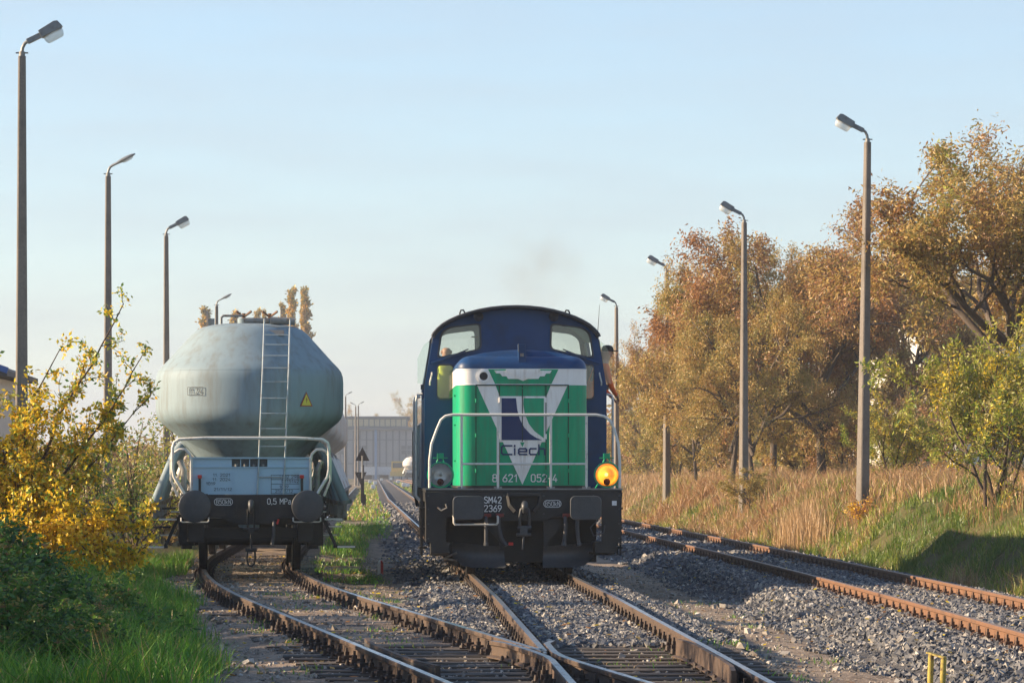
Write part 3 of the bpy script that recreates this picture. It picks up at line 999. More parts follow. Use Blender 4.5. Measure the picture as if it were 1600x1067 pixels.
for i in range(9):
    a = PI / 2 * i / 8
    rings.append(upath(.225 * (1 - math.cos(a)), 3.15 + .20 * math.sin(a)))
base = rings[-1]
for q, dz in ((.75, .045), (.5, .075), (.25, .092), (0.0, .098)):
    rings.append([(p[0] * q, YF + .27 + (p[1] - YF - .27) * 1.0 + (1 - q) * .10 * (p[1] < YB - .01), 3.35 + dz) for p in base])
mb = MB(); mb.loft(rings, closed=False)
mb.build('hood_dome', M['navy'], loco, smooth=50)
mb = MB(); mb.loft([upath(-.02, 1.335), upath(-.02, 1.372)], closed=False); mb.build('hood_plinth', M['black'], loco, smooth=35)
# bracket on the dome
mb = MB(); mb.prism_x([(YF + .03, 3.16), (YF + .10, 3.16), (YF + .32, 3.50), (YF + .32, 3.53), (YF + .02, 3.53), (YF + .02, 3.42)], -.055, .055)
mb.build('dome_bracket', M['navy'], loco, bevel=.006)
mb = MB(); mb.box((-.055, YF + .015, 3.47), (.012, .03, .12)); mb.box((0, YF + .012, 3.36), (.05, .012, .05)); mb.build('bracket_edge', M['steel'], loco)
# livery, flat on the hood front (paint layers)
def flat(name, poly, y, m, parent=hood):
    mb = MB(); mb.prism(poly, y, y + .003); return mb.build(name, m, parent)
S = 102.5
def hx(px): return (px - 815.6) / S
def hz(py): return 1.6 + (735 - py) / S
F0 = YF - .0035
def V2(*pts): return [(hx(a), hz(b)) for a, b in pts]
flat('white_stripe', V2((744.5, 600.5), (762.5 + 11, 600.5), (816 - 9, 690), (816, 757)), F0, M['white'])
flat('white_stripe', V2((887.5, 600.5), (816, 757), (825, 690), (873 - 12, 600.5)), F0, M['white'])
flat('white_stripe', V2((786, 690), (846, 690), (816, 757)), F0 - .003, M['white'])
flat('green_field', V2((762.5, 577), (773.3, 599.6), (861.5, 599.6), (872.5, 577)), YF - .0075, M['green'], band)
flat('logo_panel', V2((780.3, 619), (780.3, 690.5), (853, 690.5), (853, 619)), F0 - .007, M['white'])
flat('logo_blue_field', V2((783.5, 622), (783.5, 687.5), (847, 687.5), (838, 684), (828, 677.5), (819, 668), (812, 655), (808, 640), (806, 622)), F0 - .011, M['logoblue'])
flat('logo_green_field', V2((818, 622), (817.5, 632), (820, 647), (826, 662), (835, 673.5), (849.5, 684.5), (849.5, 622)), F0 - .011, M['green'])
flat('small_green_triangle', V2((812.5, 690.9), (816, 698.5), (819.5, 690.9)), F0 - .007, M['green'])
# the word on the nose, square strokes
def strokes(name, lines, y, w, m, parent):
    mb = MB()
    for pts in lines:
        for (a, b), (c, d) in zip(pts[:-1], pts[1:]):
            p, q = Vector((hx(a), hz(b))), Vector((hx(c), hz(d)))
            t = (q - p).normalized(); nn = Vector((-t.y, t.x)) * w / 2; e = t * w * .5
            mb.prism([tuple(p - e - nn), tuple(q + e - nn), tuple(q + e + nn), tuple(p - e + nn)], y, y + .003)
            y += .00007
    return mb.build(name, m, parent)
L0 = 709.8
strokes('lettering', [
    [(799, 696.2), (786, 696.2), (783.6, 698.5), (783.6, 707.5), (786, L0), (799, L0)],
    [(804, 701), (804, L0)], [(804, 696), (804, 697.3)],
    [(810.5, 705.3), (822.5, 705.3), (822.5, 702.5), (821, 700.8), (812, 700.8), (810.3, 702.5), (810.3, 708), (812, L0), (822.5, L0)],
    [(837, 700.8), (829, 700.8), (827.3, 702.5), (827.3, 708), (829, L0), (837, L0)],
    [(841.8, 695), (841.8, L0)], [(841.8, 700.8), (849, 700.8), (850.8, 702.5), (850.8, L0)]], F0 - .014, .024, M['logoblue'], hood)
for s_, px in (('8', 772.8), ('621', 796.6), ('052-4', 850)):
    text(s_, .108, M['letter_white'], hood, (hx(px), F0 - .009, hz(752.2)), bold=.002, sx=.98)
# winged plate
mb = MB()
mb.prism(V2((772, 579), (775, 583.5), (781, 583.5), (784.5, 588), (791, 588), (794, 592), (809, 592), (817, 595.2), (825, 592), (841, 592), (843.5, 588), (850.5, 588), (853, 583.5), (859, 583.5), (862, 579)), YF - .022, YF - .002)
wp = mb.build('winged_plate', M['white'], loco)
mb = MB(); mb.prism(round_poly(V2((790, 577), (790, 580.5), (817.5, 593.5), (844, 580.5), (844, 577)), .02), YF - .034, YF - .0225)
mb.build('plate_shield', M['white'], wp)
for q in range(9):
    mb = MB(); x = hx(800 + q * 4.2)
    mb.box((x, YF - .036, hz(581.5 + .8 * (4 - abs(q - 4)))), (.006, .006, .05 + .012 * (4 - abs(q - 4))))
    mb.build('plate_rib', M['white'], wp)
# round port
mb = MB(); mb.lathe([(.108, 0), (.108, -.014), (.07, -.02), (.062, -.012)], (hx(755.6), YF, hz(588)), 'y', 28, False)
port = mb.build('port_ring', M['white'], loco, smooth=40)
mb = MB(); mb.lathe([(.063, 0), (0, -.001)], (hx(755.6), YF - .010, hz(588)), 'y', 24); mb.build('port_grille', M['black'], port)
# door seams, hinges, handles
for px, a, b in ((743.5, 601, 757), (780, 601, 619), (816, 601, 690), (852.8, 601, 757), (888, 601, 757), (780, 691, 757)):
    mb = MB(); mb.box((hx(px), YF - .0185, (hz(a) + hz(b)) / 2), (.013, .004, hz(a) - hz(b))); mb.build('door_seam', M['seam'], hood)
mb = MB(); mb.box((0, YF - .012, 2.90), (1.40, .012, .018)); mb.build('door_seam', M['seam'], hood)
for px in (743.5, 888):
    for py in (626, 680, 735):
        mb = MB(); mb.cyl((hx(px), YF - .012, hz(py) - .03), (hx(px), YF - .012, hz(py) + .03), .011, n=8); mb.build('hinge', M['green'], hood)
for px in (780.3, 852.8):
    for py in (625, 682, 737):
        mb = MB(); mb.cyl((hx(px), YF - .016, hz(py) - .038), (hx(px), YF - .016, hz(py) + .038), .013, n=8); mb.build('hinge', M['white'] if py < 700 else M['green'], hood)
mb = MB(); mb.bar((hx(812), YF - .02, hz(606.5)), (hx(822), YF - .03, hz(607)), .012, .012); mb.build('handle', M['green'], hood)
for zz in (1.75, 2.3, 2.75):
    mb = MB(); mb.bar((-HW - .012, YF + .45, zz), (-HW - .012, YF + .75, zz), .02, .02); mb.build('handle', M['green'], hood)

# platform and headstock
mb = MB(); mb.box((0, 6.55, 1.30), (2.96, 13.1, .05)); deck = mb.build('deck', M['black'], loco, bevel=.006)
mb = MB(); mb.box((0, -.004, 1.322), (2.98, .03, .022)); mb.build('deck_edge', M['steel'], loco)
mb = MB()
mb.plate([(-1.10, .90), (-.42, .90), (-.33, .84), (.33, .84), (.42, .90), (1.10, .90), (1.10, 1.275), (-1.10, 1.275)],
         [[(-.22, 1.0), (.22, 1.0), (.22, 1.20), (-.22, 1.20)]], 0.0, .09)
head = mb.build('headstock', M['black'], loco, bevel=.004)
for s in (-1, 1):
    mb = MB()
    mb.prism([(s * 1.17, .52), (s * 1.475, .52), (s * 1.475, 1.05), (s * 1.49, 1.274), (s * 1.17, 1.274)], -.012, .02)
    mb.prism([(s * 1.475, .52), (s * 1.475, 1.274), (s * 1.455, 1.274), (s * 1.455, .52)], .021, .9)
    mb.build('corner_plate', M['black'], loco)
    mb = MB(); mb.prism_x([(.0, .36), (.9, .30), (.9, .52), (.0, .52)], s * 1.10 - .02, s * 1.40); mb.build('step_box', M['black'], loco)
    mb = MB(); mb.box((s * 1.13, .02, 1.09), (.11, .05, .37)); mb.build('headstock_cheek', M['black'], loco)
    # buffer
    cx = s * .875 + .02
    mb = MB()
    mb.loft([[(cx + x, -.60, z) for x, z in rrect(-.225, .225, .875, 1.215, .07)], [(cx + x, -.575, z) for x, z in rrect(-.235, .235, .865, 1.225, .08)],
             [(cx + x, -.55, z) for x, z in rrect(-.225, .225, .875, 1.215, .07)]], cap0=True, cap1=True)
    bf = mb.build('buffer', M['buffer'], loco, smooth=40)
    mb = MB(); mb.cyl((cx, -.55, 1.05), (cx, -.25, 1.05), .085, n=20); mb.cyl((cx, -.30, 1.05), (cx, -.012, 1.05), .125, n=20); mb.build('buffer_stem', M['black'], bf, smooth=40)
    mb = MB(); mb.box((cx, -.007, 1.05), (.40, .012, .36)); mb.build('buffer_plate', M['black'], bf)
    # headlamp
    lx, lz = (s * 1.255 + (.005 if s > 0 else 0)), 1.535
    mb = MB(); mb.lathe([(.165, .16), (.185, .02), (.198, 0), (.202, -.02), (.195, -.035), (.176, -.035), (.172, .0)], (lx, .06, lz), 'y', 36, False)
    lamp = mb.build('headlamp', M['green'], loco, smooth=40)
    mb = MB(); mb.lathe([(.174, 0), (.15, .05), (.10, .085), (.04, .10), (0, .10)], (lx, .055, lz), 'y', 32, False)
    mb.build('reflector', M['reflector'] if s < 0 else M['lit'], lamp, smooth=60)
    mb = MB(); mb.lathe([(.0, -.03), (.022, -.02), (.026, .0), (.02, .03)], (lx - (.01 if s > 0 else 0), .09, lz + .005), 'y', 14)
    mb.build('bulb', M['reflector'] if s < 0 else M['bulb'], lamp, smooth=60)
    mb = MB(); mb.lathe([(0, -.03), (.04, -.02), (.052, .0), (.052, .02)], (lx, .07, lz - .105), 'y', 18)
    mb.build('red_tail_lens', mat('red_tail_lens', (.10, .008, .008), .25), lamp, smooth=60)
    mb = MB(); mb.lathe([(.174, 0), (.12, -.010), (0, -.016)], (lx, .034, lz), 'y', 32, False); mb.build('lens', M['lamp_glass'] if s < 0 else M['amber_glass'], lamp, smooth=60)
    mb = MB(); mb.box((lx, .14, lz + .285), (.10, .06, .08)); mb.bar((lx - .03, .14, lz + .25), (lx - .06, .12, lz + .17), .02, .02); mb.bar((lx + .03, .14, lz + .25), (lx + .06, .12, lz + .17), .02, .02)
    mb.cyl((lx - .11, .14, lz + .255), (lx + .11, .14, lz + .255), .009, n=6)
    mb.build('lamp_bracket', M['green'], lamp, bevel=.004)
    mb = MB(); mb.bar((lx - .13, .12, lz - .14), (lx - .17, .1, 1.335), .02, .02); mb.bar((lx + .13, .12, lz - .14), (lx + .17, .1, 1.335), .02, .02); mb.build('lamp_leg', M['green'], lamp)
text('SM42', .092, M['letter_white'], head, (-.468, -.006, 1.112), bold=.001, sx=.88)
text('2369', .092, M['letter_white'], head, (-.468, -.006, .985), bold=.001, sx=.92)
text('850kN', .068, M['letter_white'], head, (.43, -.007, 1.067), sx=.86, bold=-.003)
mb = MB(); mb.plate(rrect(.295, .565, 1.045, 1.157, .055, 6), [rrect(.303, .557, 1.053, 1.149, .047, 6)], -.006, -.003); mb.build('lettering_border', M['letter_white'], head)
mb = MB(); mb.box((1.365, -.018, 1.11), (.07, .006, .07)); mb.build('white_marker_plate', M['letter_white'], loco)
# bolts and grime-catching brackets on the headstock
for x in (-1.05, -.30, .30, 1.05):
    for z in (.95, 1.22):
        mb = MB(); mb.cyl((x, -.014, z), (x, .0, z), .017, n=6); mb.build('bolt', M['buffer'], head)
for s in (-1, 1):
    for z in (.58, .80, 1.02, 1.22):
        mb = MB(); mb.cyl((s * 1.44, -.024, z), (s * 1.44, -.01, z), .014, n=6); mb.build('bolt', M['buffer'], loco)
# coupling
mb = MB(); mb.box((0, -.05, 1.24), (.50, .12, .05)); mb.box((0, .07, 1.10), (.46, .02, .24)); mb.build('coupler_guard', M['black'], loco, bevel=.005)
for s in (-1, 1):
    mb = MB(); mb.bar((s * .24, -.03, 1.22), (s * .21, -.05, 1.06), .05, .05); mb.bar((s * .22, -.05, 1.08), (s * .13, -.09, .98), .05, .06); mb.build('coupler_bracket', M['black'], loco, bevel=.005)
mb = MB(); mb.tube([(0, .1, 1.07), (0, -.12, 1.08), (0, -.22, 1.10), (0, -.27, 1.05), (0, -.24, .99), (0, -.17, .98)], [.045, .05, .05, .05, .045, .03], 10); hook = mb.build('coupling_hook', M['buffer'], loco, smooth=60)
mb = MB(); mb.tube([(-.065, -.20, .74), (-.075, -.22, .90), (-.055, -.24, 1.02), (0, -.26, 1.06), (.055, -.24, 1.02), (.075, -.22, .90), (.065, -.20, .74)], .021, 8)
mb.cyl((-.10, -.20, .745), (.10, -.20, .745), .032, n=10); mb.build('coupling_shackle', M['buffer'], hook, smooth=50)
mb = MB(); mb.cyl((-.12, -.2, .64), (.10, -.2, .64), .026, n=8); mb.box((-.01, -.2, .69), (.11, .06, .10)); mb.cyl((-.01, -.2, .64), (-.03, -.2, .42), .016, n=6); mb.build('coupling_screw', M['buffer'], hook, smooth=50)
# brake hoses
for cx, out in ((-.575, 0), (-.385, .09), (.62, -.02), (.80, .02)):
    m = MB(); m.tube([(cx, -.02, .92), (cx, -.09, .88), (cx, -.10, .75), (cx + out * .4, -.10, .60), (cx + out, -.09, .50)], .028, 8)
    hs = m.build('brake_hose', M['rubber'], loco, smooth=60)
    m = MB(); m.cyl((cx, .0, .92), (cx, -.06, .90), .04, n=8); m.box((cx + .02, -.05, .93), (.12, .05, .05)); m.build('hose_cock', M['dkred'], hs, bevel=.005)
    m = MB(); m.cyl((cx + out, -.09, .52), (cx + out * 1.3, -.10, .47), .036, n=8); m.build('hose_coupling', M['buffer'], hs)
mb = MB(); mb.box((-.20, -.10, .50), (.07, .04, .045)); mb.build('hose_tap', M['red'], loco, bevel=.005)
mb = MB(); mb.tube([(-1.06, -.02, .92), (-1.06, -.16, .90), (-1.06, -.16, .82), (-1.04, -.16, .79), (-.42, -.16, .79), (-.40, -.16, .82), (-.40, -.16, .90), (-.40, -.02, .92)], .017, 8)
mb.build('shunter_grab_rail', M['rail_white'], loco, smooth=50)
# brackets and snow ploughs
for s in (-1, 1):
    mb = MB(); mb.prism([(s * .30, .86), (s * .56, .86), (s * .56, .76), (s * .36, .52), (s * .36, .40), (s * .30, .40)], .03, .08); mb.build('plough_bracket', M['black'], loco)
    P = [(s * 1.07, .515), (s * .30, .455), (s * .28, .14), (s * .88, .125), (s * 1.07, .30)]
    mb = MB(); n = len(P)
    # curved, swept-back plate
    rows = []
    for i in range(7):
        t = i / 6
        top = Vector((s * (.30 + .77 * t), .455 + .06 * t)); xb = .28 + .60 * min(t / .78, 1) + (.19 * (t - .78) / .22 if t > .78 else 0)
        zb = .14 if t <= .78 else .125 + .17 * (t - .78) / .22
        ring = []
        for j in range(6):
            q = j / 5
            x = top.x + (s * xb - top.x) * q; z = top.y + (zb - top.y) * q
            ring.append((x, .02 + .30 * t + .10 * math.sin(PI * q) - .12 * q, z))
        rows.append(ring)
    back = [[(x, y + .02, z) for x, y, z in r_] for r_ in rows]
    full = [a + b[::-1] for a, b in zip(rows, back)]
    mb.loft(full, cap0=True, cap1=True); mb.build('snow_plough', M['buffer'], loco, smooth=40)
# corner handrail frame
hr = []
for x, z in ((-1.43, 1.34), (-1.43, 1.75), (-1.40, 2.0), (-1.32, 2.22), (-1.26, 2.36), (-1.19, 2.42), (-1.08, 2.44), (1.08, 2.44), (1.20, 2.42), (1.29, 2.36), (1.36, 2.22), (1.42, 2.0), (1.44, 1.75), (1.44, 1.34)):
    hr.append((x + .01, .03, z))
mb = MB(); mb.tube(hr, .021, 8)
hrail = mb.build('front_handrail', M['rail_white'], loco, smooth=60)
for px in (720, 777, 860, 916):
    x = (px - 817.5) / 104
    mb = MB(); mb.cyl((x, .03, 1.335), (x, .03, 2.435), .019, n=8); mb.build('rail_post', M['rail_white'], hrail, smooth=50)
    mb = MB(); mb.box((x, .04, 1.345), (.12, .05, .03)); mb.build('post_foot', M['steel'], hrail)
mb = MB(); mb.cyl((-.94, .03, 1.70), (.95, .03, 1.70), .016, n=8); mb.build('mid_rail', M['rail_white'], hrail)

# cab
CY0, CY1 = 2.62, 5.25
roofc = [(-1.32, 3.735), (-1.30, 3.78), (-1.24, 3.85), (-1.16, 3.92), (-1.05, 3.985), (-.93, 4.04), (-.76, 4.10), (-.59, 4.145), (-.40, 4.18), (-.2, 4.20), (0, 4.207)]
roofc = roofc + [(-x, z) for x, z in roofc[-2::-1]]
outer = [(-1.445, 1.33), (1.445, 1.33), (1.445, 2.94)] + [(x - .012 * (1 if x > 0 else -1), z - .03) for x, z in roofc[::-1]] + [(-1.445, 2.94)]
def winU(s):
    P = [(s * 1.235, 3.385), (s * 1.175, 3.775), (s * 1.05, 3.865), (s * .565, 3.925), (s * .553, 3.53), (s * .70, 3.495)]
    P = P if s > 0 else P[::-1]
    return round_poly(P[::-1] if s > 0 else P[::-1], .07, 4)
def winL(s):
    a, b = sorted((s * 1.245, s * .985)); return rrect(a, b, 2.735, 3.275, .06, 4)
holes = [winU(-1), winU(1), winL(-1), winL(1)]
mb = MB(); mb.plate(outer, holes, CY0, CY0 + .05); mb.build('cab_front_wall', M['navy'], loco)
mb = MB(); mb.plate(outer, [winU(-1), winU(1)], CY1 - .05, CY1); mb.build('cab_rear_wall', M['navy'], loco)
for hole in holes:
    def scale(P, k):
        cx = sum(p[0] for p in P) / len(P); cz = sum(p[1] for p in P) / len(P)
        return [(cx + (x - cx) * k, cz + (z - cz) * (k if k < 1.03 else k + .0)) for x, z in P]
    mb = MB(); mb.plate(scale(hole, 1.05), [scale(hole, .955)], CY0 - .014, CY0 - .0015)
    w = mb.build('window_gasket', M['rubber'], loco)
    mb = MB(); mb.prism(scale(hole, .985), CY0 + .015, CY0 + .021); mb.build('window_pane', M['glass'], w)
for hole in holes[:2]:
    mb = MB(); mb.prism(hole, CY1 - .03, CY1 - .024); mb.build('window_pane', M['glass'], loco)
for s in (-1, 1):
    # side walls: lower panel, posts and upper frame around the side window
    w0, w1 = (1.445, 1.33), (1.445, 2.94)
    mb = MB()
    mb.box((s * 1.42, (CY0 + CY1) / 2, 2.04), (.05, CY1 - CY0 - .104, 1.42))
    mb.build('cab_side_wall', M['navy'], loco)
    for y0, y1 in ((CY0 + .052, CY0 + .45), (CY1 - .6, CY1 - .052)):
        mb = MB(); mb.prism([(s * 1.44, 2.755), (s * 1.44, 2.94), (s * 1.303, 3.71), (s * 1.255, 3.71), (s * 1.39, 2.94), (s * 1.39, 2.755)][::(1 if s < 0 else -1)], y0, y1)
        mb.build('cab_side_post', M['navy'], loco)
    if s < 0:
        mb = MB(); mb.prism([(s * 1.405, 2.78), (s * 1.41, 2.78), (s * 1.28, 3.70), (s * 1.275, 3.70)], CY0 + .451, CY1 - .601); mb.build('side_window_pane', M['glass'], loco)
    # wind deflector glass outside the side window
    mb = MB(); mb.prism([(s * 1.45, 2.98), (s * 1.55, 2.99), (s * 1.55, 3.38), (s * 1.45, 3.60), (s * 1.345, 3.68)][::(1 if s < 0 else -1)], CY0 + .30, CY0 + .308)
    dfl = mb.build('wind_deflector', M['side_glass'], loco)
    mb = MB(); mb.bar((s * 1.445, CY0 + .304, 2.96), (s * 1.34, CY0 + .304, 3.69), .025, .025); mb.box((s * 1.47, CY0 + .304, 2.93), (.06, .05, .08)); mb.build('deflector_frame', M['rubber'], dfl)
    mb = MB(); mb.tube([(s * 1.36, CY0 - .03, 2.95), (s * 1.36, CY0 - .06, 3.0), (s * 1.33, CY0 - .06, 3.12), (s * 1.33, CY0 - .03, 3.15)], .012, 6); mb.build('grab_iron', M['rail_white'], loco)
    # drip ledge under the upper window
    mb = MB(); mb.bar((s * 1.33, CY0 - .03, 3.30), (s * .80, CY0 - .03, 3.485), .05, .035); mb.build('window_ledge', M['navy'], loco, bevel=.006)
    mb = MB(); mb.bar((s * 1.12, CY0 - .05, 3.37), (s * .75, CY0 - .05, 3.52), .012, .018); mb.build('window_wiper', M['rubber'], loco)
    # whistle bells under the eave
    mb = MB(); mb.lathe([(.018, .12), (.022, .06), (.045, .02), (.075, -.01), (.078, -.018), (.06, .0), (.02, .05), (0, .055)], (s * .595, CY0 - .14, 4.03), 'y', 24)
    mb.build('horn', M['roofdark'], loco, smooth=60)
    mb = MB(); mb.tube([(s * .80, CY0 + .3, 4.07), (s * .80, CY0 + .3, 4.12), (s * .82, CY0 + .3, 4.155), (s * .86, CY0 + .3, 4.15), (s * .875, CY0 + .3, 4.11), (s * .875, CY0 + .3, 4.04)], .013, 6); mb.build('lifting_eye', M['black'], loco)
# roof shell with overhang
mb = MB()
inner = [(x * .975, z - .045) for x, z in roofc]
ring = roofc + inner[::-1]
mb.loft([[(x, CY0 - .16, z) for x, z in ring], [(x, CY1 + .12, z) for x, z in ring]], cap0=True, cap1=True)
roof = mb.build('cab_roof', M['roofdark'], loco, smooth=30)
mb = MB(); mb.tube([(x, CY0 - .165, z - .02) for x, z in roofc], .028, 6); mb.build('roof_rim', M['roofdark'], roof, smooth=60)
mb = MB(); mb.cyl((1.34, CY0 + .5, 3.70), (1.34, CY0 + .5, 3.80), .018, .010, n=8); mb.cyl((1.34, CY0 + .5, 3.80), (1.37, CY0 + .5, 4.25), .006, .003, n=6); mb.build('antenna', M['black'], loco)
mb = MB(); mb.box((0, (CY0 + CY1) / 2, 1.80), (2.76, CY1 - CY0 - .11, .06)); mb.build('cab_floor', M['black'], loco)
mb = MB(); mb.box((.2, CY1 - .5, 2.35), (.8, .5, 1.0)); mb.build('control_desk', M['roofdark'], loco, bevel=.03)
mb = MB(); mb.tube([(-.70, CY0 + .1, 3.72), (-.60, CY0 + .1, 3.72)], .012, 6); mb.build('sun_visor_rod', M['black'], loco)
# long hood, tanks, bogies
mb = MB(); mb.loft([[(x, y, z) for x, z in rrect(-.98, .98, 1.33, 3.35, .22, 5)] for y in (CY1 + .01, 12.6)], cap0=True, cap1=True); mb.build('long_hood', M['green'], loco, smooth=40)
for s in (-1, 1):
    for q in range(5):
        mb = MB(); mb.box((s * .99, 6.2 + q * 1.3, 2.3), (.03, 1.1, 1.5)); mb.build('engine_door', M['green'], loco, bevel=.008)
    mb = MB(); mb.tube([(s * 1.44, 5.5, 1.35), (s * 1.44, 5.5, 2.30), (s * 1.44, 5.6, 2.38), (s * 1.44, 12.6, 2.38), (s * 1.44, 12.7, 2.30), (s * 1.44, 12.7, 1.35)], .020, 8)
    for q in range(5): mb.cyl((s * 1.44, 6.5 + q * 1.3, 1.33), (s * 1.44, 6.5 + q * 1.3, 2.38), .018, n=6)
    mb.build('side_handrail', M['rail_white'], loco, smooth=50)
    # tall cab-door handrails
    for y in (CY0 + .35, CY1 - .35):
        mb = MB(); mb.tube([(s * 1.47, y, 2.82), (s * 1.555, y, 2.80), (s * 1.57, y, 2.72), (s * 1.57, y, 1.20), (s * 1.50, y, 1.12)], .020, 8); mb.build('door_handrail', M['rail_white'], loco, smooth=50)
    mb = MB(); mb.box((s * 1.46, 6.5, 1.20), (.04, 12.9, .14)); mb.build('side_sill', M['black'], loco)
    mb = MB(); mb.tube([(s * 1.50, CY1 + .3, 1.0), (s * 1.56, CY1 + .3, 1.3), (s * 1.56, CY1 + .3, 2.25)], .03, 8); mb.build('side_post', M['black'], loco)
    for q in range(3):
        mb = MB(); mb.box((s * 1.50, 1.1, .42 + .30 * q), (.12, .55, .035)); mb.build('foot_step', M['black'], loco, bevel=.004)
    mb = MB(); mb.box((s * 1.52, .80, .80), (.03, .05, 1.0)); mb.box((s * 1.52, 1.40, .80), (.03, .05, 1.0)); mb.build('step_hanger', M['black'], loco)
    mb = MB(); mb.box((s * 1.15, 6.6, .85), (.55, 3.4, .62)); mb.build('fuel_tank', M['black'], loco, bevel=.04)
for cy in (2.9, 10.2):
    mb = MB(); mb.box((0, cy, .62), (2.15, 3.6, .22)); mb.box((1.03, cy, .58), (.10, 3.9, .34)); mb.box((-1.03, cy, .58), (.10, 3.9, .34)); mb.build('bogie_frame', M['black'], loco, bevel=.02)
    for wy in (-1.3, 1.3):
        mb = MB(); mb.cyl((-.95, cy + wy, .55), (.95, cy + wy, .55), .08, n=14)
        for s in (-1, 1):
            prof = [(.12, 0), (.40, .02), (.49, .0), (.575, 0), (.575, .028), (.555, .035), (.55, .13), (.48, .135), (.40, .10), (.12, .14)]
            mb.lathe([(r, h * s) for r, h in prof], (s * .69, cy + wy, .55), 'x', 36)
        mb.build('wheelset', M['black'], loco, smooth=35)
        for s in (-1, 1):
            mb = MB(); mb.box((s * 1.10, cy + wy, .55), (.14, .34, .30)); mb.cyl((s * 1.17, cy + wy, .55), (s * 1.20, cy + wy, .55), .12, n=14); mb.build('axle_box', M['black'], loco, bevel=.01)
mb = MB(); mb.box((0, .82, .55), (2.3, .08, .70)); mb.build('dark_backing', M['black'], loco)  # dark plate added in place of the shade under the locomotive
mb = MB(); mb.tube([(1.00, .3, .36), (1.28, .3, .34), (1.34, .3, .40), (1.36, .3, .52)], .022, 6); mb.build('sand_pipe', M['black'], loco)
mb = MB(); mb.tube([(-1.00, .3, .36), (-1.2, .3, .27), (-1.0, .2, .24)], .022, 6); mb.build('sand_pipe', M['steel'], loco)
mb = MB(); mb.tube([(-1.30, -.03, 1.05), (-1.24, -.05, 1.0), (-1.16, -.06, 1.04), (-1.18, -.06, 1.10)], .016, 6); mb.build('jumper_cable', M['steel'], loco)
mb = MB(); mb.tube([(1.12, -.02, .86), (1.0, -.03, .74), (1.05, -.03, .62), (1.2, -.03, .66), (1.22, -.03, .78)], .012, 6); mb.build('air_cable', M['rubber'], loco)

driver, _ = make_person('bald driver in yellow safety vest standing inside the locomotive cab, seen from behind', (LXC - 1.09, LY + 3.95, 1.83), 0.1, M['vest_y'], (0.0, .03))
man, J = make_person('person in black cap and orange safety vest leaning out of the cab side window', (LXC + 1.23, LY + 4.05, 1.83), -1.25, M['vest_o'], (.0, .25), cap=True, sleeves=True,
            arms={'l': ((-.25, .32, 1.15), (-.12, .42, 1.0)), 'r': ((.27, .28, 1.13), (.13, .42, 1.0))})
mb = MB(); mb.tube([(.10, .17, 1.50), (.13, .09, 1.47), (.17, .01, 1.36), (.18, -.03, 1.22)], .022, 6)
mb.build('vest_strap', M['cap'], man)
# ------------------------------------------------------------------ silo wagons
WL = 9.6
M['slot'] = mat('slot_shade_grey', (.06, .08, .09), .7)  # dark colour stands in for the shade inside the panel openings
TPROF = [(.02, 3.985), (.25, 3.983), (.45, 3.975), (.62, 3.955), (.76, 3.92), (.86, 3.875), (.95, 3.80), (1.16, 3.565), (1.35, 3.355), (1.435, 3.27), (1.485, 3.20), (1.512, 3.12), (1.52, 3.03),
         (1.52, 2.60), (1.510, 2.51), (1.480, 2.44), (1.44, 2.385), (1.395, 2.345), (1.0, 2.04), (.55, 1.70), (.32, 1.50)]
def stadium(r, z, y0=2.46, y1=7.14, n=24):
    P = []
    for i in range(n + 1):
        a = PI + PI * i / n
        P.append((r * math.cos(a), y0 + r * math.sin(a), z))
    m = 8
    for i in range(1, m):
        P.append((r, y0 + (y1 - y0) * i / m, z))
    for i in range(n + 1):
        a = PI * i / n
        P.append((r * math.cos(a), y1 + r * math.sin(a), z))
    for i in range(1, m):
        P.append((-r, y1 + (y0 - y1) * i / m, z))
    return P

